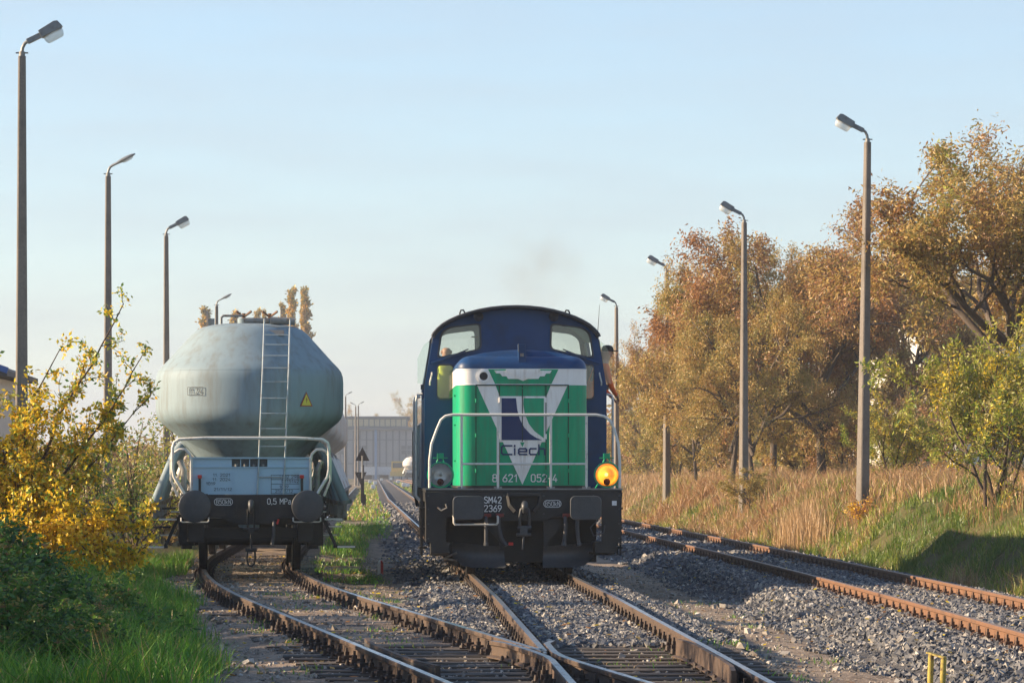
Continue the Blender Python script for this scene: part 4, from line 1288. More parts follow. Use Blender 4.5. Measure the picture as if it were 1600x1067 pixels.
def make_wagon(label, loc, rz, tank, panel, full, group=None):
    w = thing('silo_wagon', label, 'wagon', loc, rz, group)
    mb = MB(); mb.loft([stadium(r, z) for r, z in TPROF], cap0=True, cap1=True)
    tk = mb.build('tank', tank, w, smooth=28)
    if full:
        for rr, z in ((1.487, 3.197), (1.412, 2.362)):
            ring = stadium(rr, z); mb = MB(); mb.tube(ring + [ring[0]], .002, 5, caps=False); mb.build('weld_seam', tank, tk)
    # hopper spouts between tank and frame
    for cy in (2.7, 4.8, 6.9):
        mb = MB(); mb.lathe([(1.15, 2.10), (.42, 1.25), (.30, 1.0), (.16, .80), (.16, .62)], (0, cy, 0), 'z', 24); mb.build('hopper', tank, w, smooth=40)
    # end panels over the headstocks
    for end in (0, 1):
        def Y(y): return y if end == 0 else WL - y
        mb = MB(); mb.plate([(-.915, 1.225), (.915, 1.225), (.915, 1.80), (-.915, 1.80)], [[(-.30, 1.66), (.26, 1.66), (.26, 1.78), (-.30, 1.78)]] if end == 0 else [], Y(.72), Y(.745))
        pn = mb.build('end_panel', panel, w)
        mb = MB(); mb.box((0, Y(.71), 1.655), (1.83, .02, .012)); mb.box((0, Y(.715), 1.80), (1.86, .05, .02))
        for x in (-.16, -.02, .12): mb.box((x, Y(.733), 1.72), (.014, .024, .118))
        mb.build('panel_rib', panel, pn)
        mb = MB(); mb.box((-.02, Y(.785), 1.72), (.60, .02, .15)); mb.box((-.02, Y(.765), 1.79), (.60, .05, .012)); mb.build('slot_back', M['slot'], pn)  # dark back and lid added so the openings stay dark
        for x in (-.30, -.02) if False else (-.23, -.09, .05, .19):
            mb = MB(); mb.cyl((x, Y(.76), 1.662), (x, Y(.76), 1.70), .022, n=8); mb.build('bolt', M['steel'], pn)
        for x in (-.28, .18):
            mb = MB(); mb.box((x, Y(.716), 1.44), (.014, .008, .42)); mb.build('panel_weld', panel, pn)
        for s in (-1, 1):
            mb = MB(); mb.prism_x([(Y(.75), 1.225), (Y(.75), 1.80), (Y(1.6), 1.80), (Y(1.9), 1.225)], s * .90, s * .915); mb.build('panel_gusset', panel, w)
        # headstock
        mb = MB()
        mb.prism([(-.98, .86), (-.46, .86), (-.30, .775), (.30, .775), (.46, .86), (.98, .86), (.98, 1.22), (-.98, 1.22)], Y(.62), Y(.70))
        for x in (-.20, .16): mb.box((x - .0, Y(.60), 1.03), (.05, .035, .36))
        hs = mb.build('headstock', M['black'], w)
        for s in (-1, 1):
            cx = s * .875
            mb = MB(); mb.lathe([(0, .0), (.12, .0015), (.20, .006), (.245, .016), (.252, .028), (.245, .042), (.09, .05)], (cx, Y(0), 1.045), 'y', 40)
            if end == 1:
                mb.v = [(x, 2 * Y(0) - y, z) for x, y, z in mb.v]
            bf = mb.build('buffer', M['buffer'], w, smooth=40)
            mb = MB(); mb.cyl((cx, Y(.04), 1.045), (cx, Y(.36), 1.045), .09, n=18); mb.cyl((cx, Y(.30), 1.045), (cx, Y(.60), 1.045), .13, n=18); mb.box((cx, Y(.61), 1.045), (.40, .02, .38)); mb.build('buffer_stem', M['black'], bf, smooth=40)
            if full and end == 0:
                mb = MB(); mb.tube([(cx - .215, .55, .86), (cx - .215, .50, .81), (cx - .19, .50, .795), (cx + .19, .50, .795), (cx + .215, .50, .81), (cx + .215, .55, .86)], .012, 6); mb.build('shunter_grab_rail', M['rail_white'], w)
                # red-topped signal socket beside the buffer
                mb = MB(); mb.box((s * .80, .66, 1.36), (.04, .04, .28)); br = mb.build('lamp_iron', M['black'], w)
                mb = MB(); mb.box((s * .80, .66, 1.505), (.065, .06, .055)); mb.build('lamp_iron_tip', M['red'], br, bevel=.006)
        mb = MB(); mb.tube([(0, Y(.65), 1.05), (0, Y(.50), 1.07), (0, Y(.40), 1.10), (0, Y(.36), 1.05), (0, Y(.38), .98), (0, Y(.44), .96)], [.05, .05, .05, .045, .04, .03], 10); hk = mb.build('coupling_hook', M['buffer'], w, smooth=50)
        if full and end == 0:
            mb = MB()
            mb.cyl((-.05, .45, 1.0), (-.05, .45, .70), .014, n=6); mb.cyl((.05, .45, 1.0), (.05, .45, .70), .014, n=6)
            mb.cyl((-.12, .45, .68), (.12, .45, .68), .03, n=8); mb.cyl((0, .45, .68), (0, .45, .34), .018, n=8); mb.box((0, .45, .66), (.10, .07, .08))
            mb.cyl((-.09, .45, .36), (.09, .45, .36), .028, n=8)
            mb.tube([(-.06, .45, .34), (-.065, .45, .20), (-.04, .45, .12), (0, .45, .10), (.04, .45, .12), (.065, .45, .20), (.06, .45, .34)], .016, 6)
            mb.build('screw_coupling', M['black'], hk, smooth=50)
            mb = MB(); mb.tube([(.36, .58, .80), (.36, .50, .78), (.355, .50, .60), (.33, .50, .44)], .027, 8); hh = mb.build('brake_hose', M['rubber'], w, smooth=50)
            mb = MB(); mb.box((.42, .50, .80), (.03, .03, .08), (.3, 'Y')); mb.build('hose_tap', M['red'], hh)
    if full:
        text('850kN', .066, M['letter_white'], w, (-.43, .611, 1.077), sx=.92, bold=-.003)
        mb = MB(); mb.plate(rrect(-.575, -.285, 1.055, 1.165, .05, 6), [rrect(-.568, -.292, 1.062, 1.158, .044, 6)], .612, .616); mb.build('lettering_border', M['letter_white'], w)
        text('0,5 MPa', .085, M['letter_white'], w, (.44, .611, 1.075), sx=.92)
        dark = mat('stencil_black', (.05, .055, .06), .7)
        for s_, x, z in (('11. 2021', -.46, 1.51), ('11. 2024', -.46, 1.44), ('1019', -.63, 1.375), ('21/11/12', -.44, 1.285)):
            text(s_, .043, dark, w, (x, .715, z), sx=1.25)
        for s_, x, z in (('4102 298', .60, 1.48), ('0115142', .62, 1.41), ('1019', .52, 1.325), ('21/11/12', .52, 1.255)):
            text(s_, .043, dark, w, (x, .715, z), sx=1.25)
        mb = MB()
        for z in (1.53, 1.46, 1.39, 1.31, 1.24): mb.box((.54, .717, z), (.44, .003, .007))
        mb.box((.32, .7175, 1.385), (.007, .003, .30)); mb.build('data_grid', dark, w)
    # frame, axles, running gear
    for s in (-1, 1):
        mb = MB(); mb.box((s * .95, WL / 2, 1.06), (.12, WL - 1.42, .26)); mb.build('sole_bar', M['black'], w)
        mb = MB(); mb.box((s * .95, 2.6, .66), (.10, .5, .5)); mb.box((s * .95, 7.0, .66), (.10, .5, .5)); mb.build('axle_guard', M['black'], w)
        for ay in (2.6, 7.0):
            mb = MB(); mb.box((s * 1.02, ay, .46), (.18, .30, .26)); mb.box((s * 1.02, ay, .66), (.10, 1.15, .09)); mb.build('axle_box', M['black'], w, bevel=.01)
        if full:
            mb = MB(); mb.box((s * 1.02, 1.35, .66), (.26, .5, .50)); mb.box((s * .86, .95, .62), (.26, .4, .30)); mb.build('brake_gear', M['black'], w, bevel=.02)
    for c_, s_ in (((0, .95, .62), (1.6, .06, .16)), ((0, 4.8, .8), (1.2, 3.0, .12)), ((0, 1.1, .80), (1.86, .5, .10))):
        mb = MB(); mb.box(c_, s_); mb.build('brake_beam', M['black'], w)
    for ay in (2.6, 7.0):
        mb = MB(); mb.cyl((-.95, ay, .46), (.95, ay, .46), .075, n=14)
        for s in (-1, 1):
            prof = [(.11, 0), (.33, .02), (.40, .0), (.488, 0), (.488, .028), (.468, .035), (.46, .13), (.40, .135), (.33, .10), (.11, .14)]
            mb.lathe([(r, h * s) for r, h in prof], (s * .69, ay, .46), 'x', 36)
        mb.build('wheelset', M['black'], w, smooth=35)
    # slanted side pipes and chutes, both sides
    for s in (-1, 1):
        for q, (y, r) in enumerate(((1.9, .075), (2.5, .05), (3.3, .085), (4.3, .05), (5.1, .085), (6.0, .05), (7.2, .085), (7.9, .05))):
            mb = MB(); x1 = 1.52 if q % 2 == 0 else 1.44
            mb.tube([(s * 1.08, y + .0, 2.02), (s * 1.20, y, 1.88), (s * x1, y - .05, 1.10)], r, 10); pp = mb.build('discharge_pipe', tank, w, smooth=50)
            mb = MB(); mb.cyl((s * x1, y - .05, 1.12), (s * (x1 + .01), y - .05, 1.06), r + .035, n=12); mb.prism_x([(y - .12, .84), (y - .05, .80), (y + .02, 1.06), (y - .12, 1.06)], s * (x1 - .02), s * (x1 + .03)); mb.build('pipe_valve', M['steel'], pp, smooth=40)
        # catwalk hoops at the corners
        mb = MB(); mb.tube([(s * 1.00, .66, 1.16), (s * 1.08, .64, 1.30), (s * 1.20, .64, 1.50), (s * 1.225, .64, 1.62), (s * 1.225, .64, 1.95), (s * 1.20, .64, 2.04), (s * 1.12, .64, 2.09), (s * .7, .64, 2.11), (0, .64, 2.11)], .026, 8)
        mb.build('end_handrail', M['rail_white'] if full else M['steel'], w, smooth=60)
        mb = MB(); mb.tube([(s * .935, .70, 1.24), (s * .935, .70, 1.75), (s * .96, .70, 1.86), (s * 1.03, .70, 1.93), (s * 1.12, .70, 1.93), (s * 1.20, .72, 1.88), (s * 1.25, .74, 1.78), (s * 1.25, .74, 1.45), (s * 1.15, .76, 1.20)], .022, 8)
        mb.build('corner_hoop', M['rail_white'] if full else M['steel'], w, smooth=60)
        mb = MB(); mb.box((s * 1.0, .95, 1.13), (.22, .5, .16)); mb.tube([(s * 1.05, .9, 1.18), (s * 1.05, .9, 1.60), (s * 1.12, .95, 1.75)], .05, 8); mb.build('valve_cluster', M['steel'], w, bevel=.01)
        # steps
        for q, (z, x) in enumerate(((.835, 1.30), (.40, 1.50))):
            mb = MB(); mb.box((s * x, .80, z), (.30, .16, .03)); st = mb.build('foot_step', M['black'], w)
            mb = MB(); mb.box((s * x, .715, z), (.28, .012, .028)); mb.build('step_edge', M['rail_white'], st)
        mb = MB(); mb.bar((s * 1.08, .82, .90), (s * 1.18, .82, .82), .05, .05); mb.bar((s * 1.14, .82, .85), (s * 1.34, .82, .41), .05, .05); mb.bar((s * 1.30, .82, .40), (s * 1.42, .82, .40), .05, .04); mb.build('step_hanger', M['black'], w)
        if s < 0 and full:
            mb = MB(); mb.box((-1.29, 1.4, 1.00), (.22, .14, .03)); mb.box((-1.40, 1.5, .70), (.26, .14, .03)); mb.build('side_step', M['black'], w)
    # ladder
    if full:
        mb = MB()
        for s in (-1, 1):
            lx = lambda z: .305 + .125 * (z - 1.225) / 2.795 + s * .205
            mb.tube([(lx(z), y, z) for z, y in ((1.225, .69), (2.1, .72), (2.9, .80), (3.2, .88), (3.36, 1.06), (3.80, 1.42), (4.02, 1.50))], .013, 6)
        ld = mb.build('ladder', M['ladder'], w, smooth=50)
        for z, y, xc in ((1.50, .70, .13), (1.98, .715, .155), (2.26, .735, .165), (2.50, .75, .175), (2.74, .77, .18), (3.0, .83, .19), (3.22, .90, .20), (3.42, 1.11, .225), (3.60, 1.26, .235), (3.76, 1.39, .24), (3.90, 1.46, .24)):
            xc = .305 + .125 * (z - 1.225) / 2.795; mb = MB(); mb.cyl((xc - .205, y, z), (xc + .205, y, z), .011, n=6); mb.build('rung', M['ladder'], ld)
        mb = MB(); mb.box((.40, 1.60, 3.80), (.28, .02, .10), (-.5, 'X')); mb.build('ladder_bracket', M['steel'], ld)
        # stencils, set on the tank skin
        dk = M.get('stencil') or mat('stencil_dark', (.06, .065, .07), .7); M['stencil'] = dk
        def on_tank(x, z, r=1.50):
            return 2.46 - math.sqrt(max(r * r - x * x, 0))
        ang = math.asin(-.87 / 1.52)
        hold = bpy.data.objects.new('stencil_panel', None); link(hold, w); hold.location = (-.875, on_tank(-.875, 2.9, 1.52) - .012, 2.86); hold.rotation_euler = (0, 0, ang)
        text('11.24', .080, dk, hold, (0, 0, -.040), sx=1.0, bold=-.003)
        mb = MB(); mb.plate(rrect(-.15, .15, -.065, .065, .004, 1), [rrect(-.143, .143, -.058, .058, .004, 1)], -.001, .001); mb.build('stencil_border', dk, hold)
        ang = math.asin(.88 / 1.52)
        hold = bpy.data.objects.new('warning_sign', None); link(hold, w); hold.location = (.885, on_tank(.885, 2.8, 1.52) - .014, 2.72); hold.rotation_euler = (0, 0, ang)
        mb = MB(); mb.prism([(-.125, -.10), (.125, -.10), (0, .13)], -.001, .002); mb.build('sign_border', mat('warning_red', (.32, .05, .03), .6), hold)
        mb = MB(); mb.prism([(-.095, -.083), (.095, -.083), (0, .095)], -.003, -.0015); mb.build('sign_face', mat('warning_yellow', (.60, .50, .06), .6), hold)
        mb = MB(); mb.prism([(.012, .06), (-.018, .0), (.0, .005), (-.004, -.06), (.022, .02), (.004, .014)], -.005, -.0035); mb.build('lightning_mark', mat('warning_dark', (.25, .07, .03), .6), hold)
    # roof gear
    for cy, cx in ((2.9, -.02), (4.8, 0), (6.6, 0)) if not full else ((2.2, -.10), (2.2, .32), (4.8, 0), (6.6, 0)):
        hx_ = cx
        mb = MB(); mb.cyl((hx_, cy, 3.95), (hx_, cy, 4.06), .25 if not (full and cy < 3) else .10, n=20); ht = mb.build('roof_hatch', tank, w, smooth=40)
        mb = MB(); mb.cyl((hx_, cy, 4.05), (hx_, cy, 4.14), .03, n=8)
        for q in range(4):
            a = PI / 4 + PI / 2 * q
            mb.bar((hx_, cy, 4.08), (hx_ + .17 * math.cos(a), cy + .17 * math.sin(a), 4.17), .025, .025)
        mb.build('hatch_wheel', M['rail_rust'], ht)
    mb = MB(); mb.cyl((.33, 2.0, 4.02), (.72, 2.0, 4.00), .06, n=14); mb.cyl((-.10, 2.1, 4.02), (.30, 2.1, 4.02), .045, n=12); mb.build('roof_pipe', M['steel'], w, smooth=50)
    mb = MB(); mb.tube([(-.46, 2.0, 3.96), (-.46, 2.0, 4.06), (-.43, 2.0, 4.09), (-.12, 2.0, 4.09)], .02, 6); mb.build('roof_rail', M['steel'], w)
    mb = MB(); mb.box((-.62, 2.6, 4.0), (.10, .12, .14)); mb.build('roof_box', M['steel'], w)
    return w

def place(yc):
    x = float(wagC(yc)); sl = float(wagC(yc + 2.2) - wagC(yc - 2.2)) / 4.4
    return x, -sl
def wagon_at(y_front):
    x, a = place(y_front + WL / 2)
    # local origin is the buffer face
    d = Vector((-math.sin(a), math.cos(a), 0))
    p = Vector((x, y_front + WL / 2, 0)) - d * WL / 2
    return (p.x, p.y, 0), a
loc, a = wagon_at(51.75)
w1 = make_wagon('grey silo wagon with ladder and yellow warning triangle, nearest the camera', loc, a, M['tank'], M['tankpanel'], True, 'silo wagons on the left track')
loc, a = wagon_at(51.75 + WL)
w2 = make_wagon('rust-streaked pale silo wagon directly behind the grey one', loc, a, M['tankwhite'], M['tankwhite'], False, 'silo wagons on the left track')
LW = ['third silo wagon from the camera on the left track, pale and rusty', 'fourth silo wagon from the camera on the left track, pale and rusty',
      'fifth silo wagon from the camera on the left track, pale and rusty', 'last silo wagon of the pale rusty row on the left track']
for i, l in enumerate(LW):
    c = copy_tree(w2)
    loc, a = wagon_at(51.75 + WL * (2 + i))
    c.location = loc; c.rotation_euler = (0, 0, a); c['label'] = l
c = copy_tree(w2); c.location = (4.75, 588, 0); c.rotation_euler = (0, 0, .02); c['label'] = 'white silo wagon standing far off in front of the grey hall'; del c['group']
# ------------------------------------------------------------------ yard lamps
def make_lamp(label, x, y, top, side, kind, lean=0.0):
    zb = float(height(x, y, False)) - .3
    t = thing('yard_lamp', label, 'lamp post', (x, y, zb), 0, 'concrete lamp posts along the tracks')
    H = top - zb
    mb = MB()
    rings = []
    for i in range(7):
        q = i / 6; w = .122 - .056 * q; c = .02
        ox = lean * q * H
        rings.append([(ox - w + c, -w, H * q), (ox + w - c, -w, H * q), (ox + w, -w + c, H * q), (ox + w, w - c, H * q), (ox + w - c, w, H * q), (ox - w + c, w, H * q), (ox - w, w - c, H * q), (ox - w, -w + c, H * q)])
    ca, sa = (math.cos(.42), math.sin(.42)) if side < 0 else (math.cos(.16), math.sin(.16))
    rings = [[(lean * r[0][2] + (x - lean * r[0][2]) * ca - y * sa, (x - lean * r[0][2]) * sa + y * ca, z) for x, y, z in r] for r in rings]
    mb.loft(rings, cap1=True); mb.build('pole', M['concrete'], t)
    s = side; ox = lean * H
    K = .82
    def P(a, b): return (ox + s * a * K, 0, H + b * K)
    mb = MB(); mb.cyl(P(0, 0), P(0, .10), .055, n=10); mb.box((ox, 0, H + .06), (.22, .03, .025)); mb.tube([P(0, .08), P(.01, .18), P(.06, .28), P(.14, .34), P(.22, .38)], .032, 8)
    mb.build('bracket', M['steel'], t, smooth=50)
    d = Vector((s * .88, 0, .47)).normalized(); u = Vector((-d.z * s, 0, d.x * s)); u = Vector((-.47 * s, 0, .88)).normalized()
    o = Vector(P(.10, .30))
    def Q(a, b): v = o + (d * a + u * b) * K; return (v.x, v.z)
    if kind == 'bowl':
        mb = MB(); poly = [Q(.02, -.05), Q(.34, -.06), Q(.34, .06), Q(.02, .07)]
        mb.prism(poly if s > 0 else poly[::-1], -.06 * K, .06 * K)
        poly = [Q(.341, -.075), Q(.80, -.08), Q(.86, -.04), Q(.82, .10), Q(.74, .13), Q(.341, .10)]
        mb.prism(poly if s > 0 else poly[::-1], -.13 * K, .13 * K)
        hd = mb.build('lamp_head', M['lamp_grey'], t, bevel=.012)
        mb = MB(); rings = []
        for q, (dr, wd) in enumerate(((0, .12), (.07, .115), (.13, .09), (.165, .05))):
            ring = []
            for j in range(16):
                a = 2 * PI * j / 16
                v = o + (d * (.60 + .23 * (1 - .25 * q / 3 * q / 3) * math.cos(a)) + u * (-.081 - dr)) * K
                ring.append((v.x, wd * K * math.sin(a), v.z))
            rings.append(ring)
        mb.loft(rings, cap1=True); mb.build('lamp_glass', M['bowl'], hd, smooth=60)
    else:
        mb = MB(); rings = []
        for q, (a, hh, wd) in enumerate(((.02, .035, .05), (.18, .05, .08), (.34, .075, .13), (.52, .08, .15), (.70, .06, .13), (.80, .03, .08), (.83, .012, .03))):
            ring = []
            for j in range(16):
                an = 2 * PI * j / 16
                v = o + (d * a + u * (hh * math.sin(an) * (1 if math.sin(an) > 0 else .55))) * K
                ring.append((v.x, wd * K * math.cos(an), v.z))
            rings.append(ring)
        mb.loft(rings, cap0=True, cap1=True); hd = mb.build('lamp_head', M['lamp_grey'], t, smooth=50)
        mb = MB(); rings = []
        for dr, k in ((0, 1), (.03, .9), (.05, .6)):
            ring = []
            for j in range(14):
                an = 2 * PI * j / 14
                v = o + (d * (.54 + .19 * k * math.cos(an)) + u * (-.036 - dr)) * K
                ring.append((v.x, .10 * K * k * math.sin(an), v.z))
            rings.append(ring)
        mb.loft(rings, cap1=True); mb.build('lamp_glass', M['bowl'], hd, smooth=60)
    return t
def bowlmat():
    m = bpy.data.materials.new('clouded_lamp_bowl'); m.use_nodes = True
    nt = m.node_tree; N = nt.nodes; L = nt.links
    b = N['Principled BSDF']; b.inputs['Base Color'].default_value = (.75, .75, .72, 1); b.inputs['Roughness'].default_value = .15
    t = N.new('ShaderNodeBsdfTransparent'); s = N.new('ShaderNodeMixShader'); s.inputs[0].default_value = .5
    L.new(t.outputs[0], s.inputs[1]); L.new(b.outputs[0], s.inputs[2]); L.new(s.outputs[0], N['Material Output'].inputs['Surface'])
    return m
M['bowl'] = bowlmat()
make_lamp('tallest-looking concrete lamp post at the far left, above the yellow tree', -6.5, 59.8, 9.0, 1, 'bowl', .001)
make_lamp('second lamp post from the left, with slim flat lamp head', -6.98, 84.1, 9.0, 1, 'flat', .001)
make_lamp('third lamp post from the left, just left of the grey silo wagon', -6.9, 105.5, 9.0, 1, 'bowl', -.002)
make_lamp('lamp post showing its head above the top of the grey silo wagon', -7.6, 150.5, 9.0, 1, 'flat')
make_lamp('nearest lamp post on the right bank, standing in front of trees', 10.82, 75.2, 9.05, -1, 'bowl', .014)
make_lamp('second lamp post on the right bank, its base among shrubs', 10.72, 99.3, 9.02, -1, 'bowl', .002)
make_lamp('third lamp post on the right bank, half hidden in foliage', 10.5, 124, 9.0, -1, 'bowl')
make_lamp('fourth lamp post on the right, small beside the locomotive cab', 10.5, 151, 9.0, -1, 'bowl')
make_lamp('single far lamp post between silo wagon and grey hall', -4.0, 336, 9.0, 1, 'flat')
make_lamp('left one of the far pair of lamp posts before the hall', -3.45, 388, 9.0, -1, 'flat')
make_lamp('right one of the far pair of lamp posts before the hall', -3.1, 384, 9.0, 1, 'flat')
# pole strap on the first lamp is part of the post; small hook band
# ------------------------------------------------------------------ buildings
def build_hall():
    Y0 = 660
    h = thing('industrial_hall', 'long grey industrial hall with clerestory closing the far end of the yard', 'building', (0, Y0, -.3))
    wallm = mat('pale_grey_cladding', (.30, .315, .33), .8, c2=(.25, .265, .28), scale=.6, stretch=(1, 1, .2))
    roofm = mat('blue_grey_roof', (.12, .14, .17), .7)
    winm = mat('dusty_window', (.10, .12, .14), .3)
    yel = mat('yellowed_glazing', (.42, .37, .25), .4)
    mb = MB(); mb.box((-2, 20, 5.0), (60, 40, 10.0)); mb.build('wall', wallm, h)
    mb = MB(); mb.box((-2, 20, 10.25), (61.2, 41.2, .5)); mb.build('roof', roofm, h)
    mb = MB(); mb.box((-3.2, 20, 11.4), (15.4, 36, 1.8)); cl = mb.build('clerestory', roofm, h)
    for i in range(14):
        mb = MB(); mb.box((-10.2 + i * 1.07, 1.94, 11.4), (.9, .1, 1.35)); mb.build('pane', yel, cl)
    mb = MB(); mb.box((-3.2, 20, 12.5), (16.4, 37, .35)); mb.build('clerestory_roof', roofm, h)
    for i in range(46):
        mb = MB(); mb.box((-31 + i * 1.3, -.07, 5.0), (.28, .13, 9.6)); mb.build('cladding_rib', roofm, h)
    for x in (-21, -15, -9.4, -4.7, 4.3, 9.6, 15, 21):
        mb = MB(); mb.box((x, -.12, 6.0), (2.2, .1, 1.7)); f = mb.build('window', winm, h)
        mb = MB(); mb.box((x, -.19, 6.0), (.12, .03, 1.7)); mb.box((x, -.19, 6.0), (2.2, .025, .12)); mb.build('glazing_bar', wallm, f)
    mb = MB(); mb.box((-1.9, -.2, 5.0), (.5, .2, 10)); mb.build('drainpipe', mat('blue_drainpipe', (.15, .26, .42), .6), h)
    for z in (3.3, 8.0):
        mb = MB(); mb.box((-2, -.09, z), (60, .06, .15)); mb.build('girt', roofm, h)
build_hall()
def build_shed():
    zb = float(height(-10, 76, False)) - .1
    s = thing('lineside_shed', 'pale shed with blue-edged roof behind the yellow tree at left', 'building', (-11.05, 76, zb))
    wm = mat('pale_plaster', (.50, .47, .43), .85, c2=(.42, .40, .37), scale=2)
    mb = MB(); mb.box((0, 3, 1.75), (4.2, 6, 3.5)); mb.build('wall', wm, s)
    mb = MB(); mb.prism([(-2.5, 3.5), (2.5, 3.5), (2.5, 3.62), (0, 4.5), (-2.5, 3.62)], -.35, 6.4); mb.build('roof', mat('dark_roof_felt', (.05, .05, .055), .8), s)
    mb = MB(); mb.bar((2.52, -.37, 3.62), (0, -.37, 4.52), .05, .14); mb.bar((-2.52, -.37, 3.62), (0, -.37, 4.52), .05, .14); mb.build('bargeboard', mat('blue_board', (.03, .09, .30), .5), s)
    for x in (-1.1, 1.0):
        mb = MB(); mb.box((x, -.02, 2.2), (.9, .06, 1.1)); w = mb.build('window', mat('shed_window', (.05, .06, .07), .2), s)
        mb = MB(); mb.box((x, -.06, 2.2), (.05, .03, 1.1)); mb.box((x, -.06, 1.62), (1.0, .05, .06)); mb.build('frame', wm, w)
build_shed()
def build_white():
    zb = 1.2
    b = thing('white_building', 'tall white building showing through the right-hand trees', 'building', (29.5, 150, zb), .5)
    wm = mat('white_render', (.72, .70, .65), .8, c2=(.62, .60, .56), scale=.7)
    mb = MB(); mb.box((0, 5, 4.3), (9, 10, 8.6)); mb.build('wall', wm, b)
    mb = MB(); mb.box((0, 5, 8.75), (9.6, 10.6, .3)); mb.build('roof', mat('grey_flat_roof', (.2, .2, .2), .8), b)
    for x in (-3, 0, 3):
        for z in (2.2, 5.6):
            mb = MB(); mb.box((x, -.02, z), (1.2, .08, 1.5)); w = mb.build('window', mat('white_building_window', (.06, .07, .09), .2), b)
            mb = MB(); mb.box((x, -.07, z), (.06, .04, 1.5)); mb.box((x, -.08, z - .8), (1.4, .12, .06)); mb.build('frame', wm, w)
            mb = MB(); mb.box((-4.52, 5 + x, z), (.08, 1.2, 1.5)); mb.build('window', mat('white_building_window', (.06, .07, .09), .2), b)
build_white()

# ------------------------------------------------------------------ small yard things
rust = mat('rusty_sign_back', (.045, .032, .026), .8, c2=(.07, .045, .03), scale=8)
t = thing('triangle_sign', 'dark triangular railway sign on a post, point upward', 'sign', (-1.12, 163, float(height(-1.12, 163))), .05, 'triangular signs beside the wagons')
mb = MB(); mb.prism([(-.35, 2.30), (.35, 2.30), (0, 2.98)], -.012, .012); mb.build('sign_plate', rust, t)
mb = MB(); mb.cyl((0, -.03, -.3), (0, -.03, 2.55), .04, n=10); mb.build('post', M['steel'], t)
mb = MB(); mb.box((0, -.055, .85), (.16, .04, 1.2)); mb.box((.10, -.05, .35), (.14, .05, .62)); mb.build('post_box', rust, t)
t = thing('triangle_sign', 'dark triangular railway sign on a post, point downward', 'sign', (-1.30, 176, float(height(-1.3, 176))), .05, 'triangular signs beside the wagons')
mb = MB(); mb.prism([(-.32, 1.72), (0, 1.05), (.32, 1.72)], -.012, .012); mb.build('sign_plate', rust, t)
mb = MB(); mb.cyl((.14, .04, -.3), (.14, .04, 2.10), .045, n=10); mb.build('post', rust, t)

def marker(x, y):
    t = thing('fouling_marker', 'small round-topped peg, half white and half red, between the tracks', 'marker', (x, y, float(height(x, y)) - .02))
    for s, m, nm in ((-1, M['letter_white'], 'white_half'), (1, M['red'], 'red_half')):
        mb = MB(); rings = []
        for r, z in ((.058, -.05), (.058, .16), (.055, .215), (.043, .252), (.020, .272)):
            rings.append([(s * (.0005 + r * math.sin(PI * j / 10)) + s * -.006, r * math.cos(PI * j / 10), z) for j in range(11)])
        mb.loft(rings, cap0=True, cap1=True); mb.build(nm, m, t, smooth=50)
marker(-.085, 58.4)
t = thing('post_frame', 'low pair of yellow pipe posts joined at the top, at right', 'post', (4.98, 29.9, float(height(4.98, 29.9)) - .1), .0)
for x, y, hh in ((-.047, .10, .44), (.047, -.02, .41)):
    mb = MB(); mb.tube([(x, y, 0), (x + .005, y, hh * .6), (x + .012, y, hh)], .027, 14); mb.build('post', M['yellow'], t, smooth=50)
mb = MB(); mb.bar((-.066, .125, .457), (.068, -.04, .418), .045, .016); mb.build('top_bar', M['yellow'], t, bevel=.004)
# far yard: shunter, box wagons, white point lanterns
t = thing('yellow_shunter', 'small yellow rail vehicle far off before the grey hall', 'vehicle', (2.2, 604, 0))
ym = mat('far_yellow', (.55, .38, .08), .6)
mb = MB(); mb.box((0, 2, 1.0), (2.6, 5, .8)); mb.build('body', ym, t)
mb = MB(); mb.box((0, 1.5, 2.35), (2.2, 2.2, 1.9)); c_ = mb.build('cab', ym, t)
mb = MB(); mb.box((0, .38, 2.55), (1.7, .06, .9)); mb.build('window', mat('far_dark_glass', (.05, .06, .07), .2), c_)
for x in (-.75, .75):
    for y in (.8, 3.2):
        mb = MB(); mb.cyl((x - .07, y, .45), (x + .07, y, .45), .45, n=16); mb.build('wheel', M['black'], t)
for i, (x, w_, l_) in enumerate(((-3.3, 2.6, 'white box wagon far off at left below the hall'), (-.2, 2.6, 'pale box wagon far off below the blue drainpipe of the hall'))):
    t = thing('box_wagon', l_, 'wagon', (x, 622 + i * 4, 0), 0, 'far box wagons')
    mb = MB(); mb.box((0, 5, 1.55), (w_, 9, 1.5)); mb.build('body', mat('far_white_paint', (.55, .56, .57), .6), t)
    mb = MB(); mb.box((0, 5, 2.36), (w_ + .1, 9.1, .1)); mb.build('roof', mat('far_grey_paint', (.3, .3, .31), .6), t)
    for y in (2, 8):
        mb = MB(); mb.cyl((-.8, y, .46), (.8, y, .46), .46, n=16); mb.build('wheelset', M['black'], t)
for i, (px, py) in enumerate(((578, 757), (583, 766), (586, 760), (622, 757), (631, 764), (637, 760), (611, 752), (596, 753))):
    s_ = (py - 735) / 1.75; y = 5200 / s_; x = (px - 602) / s_
    t = thing('point_lantern', ['nearest white point lantern left of the far rails', 'low white point lantern beside the triangle signs', 'white point lantern between signs and far rails', 'white point lantern right of the far rails',
              'nearest white point lantern beside the locomotive', 'white point lantern close to the far white silo wagon', 'tiny white point lantern beyond the right far rails', 'tiny white point lantern just left of the far rails'][i], 'signal', (x, y, float(height(x, y))), 0, 'white point lanterns in the far yard')
    mb = MB(); mb.cyl((0, 0, 0), (0, 0, .25), .05, n=8); mb.build('stand', M['black'], t)
    mb = MB(); mb.box((0, 0, .42), (.40, .30, .34)); mb.build('lantern', M['letter_white'], t, bevel=.04)

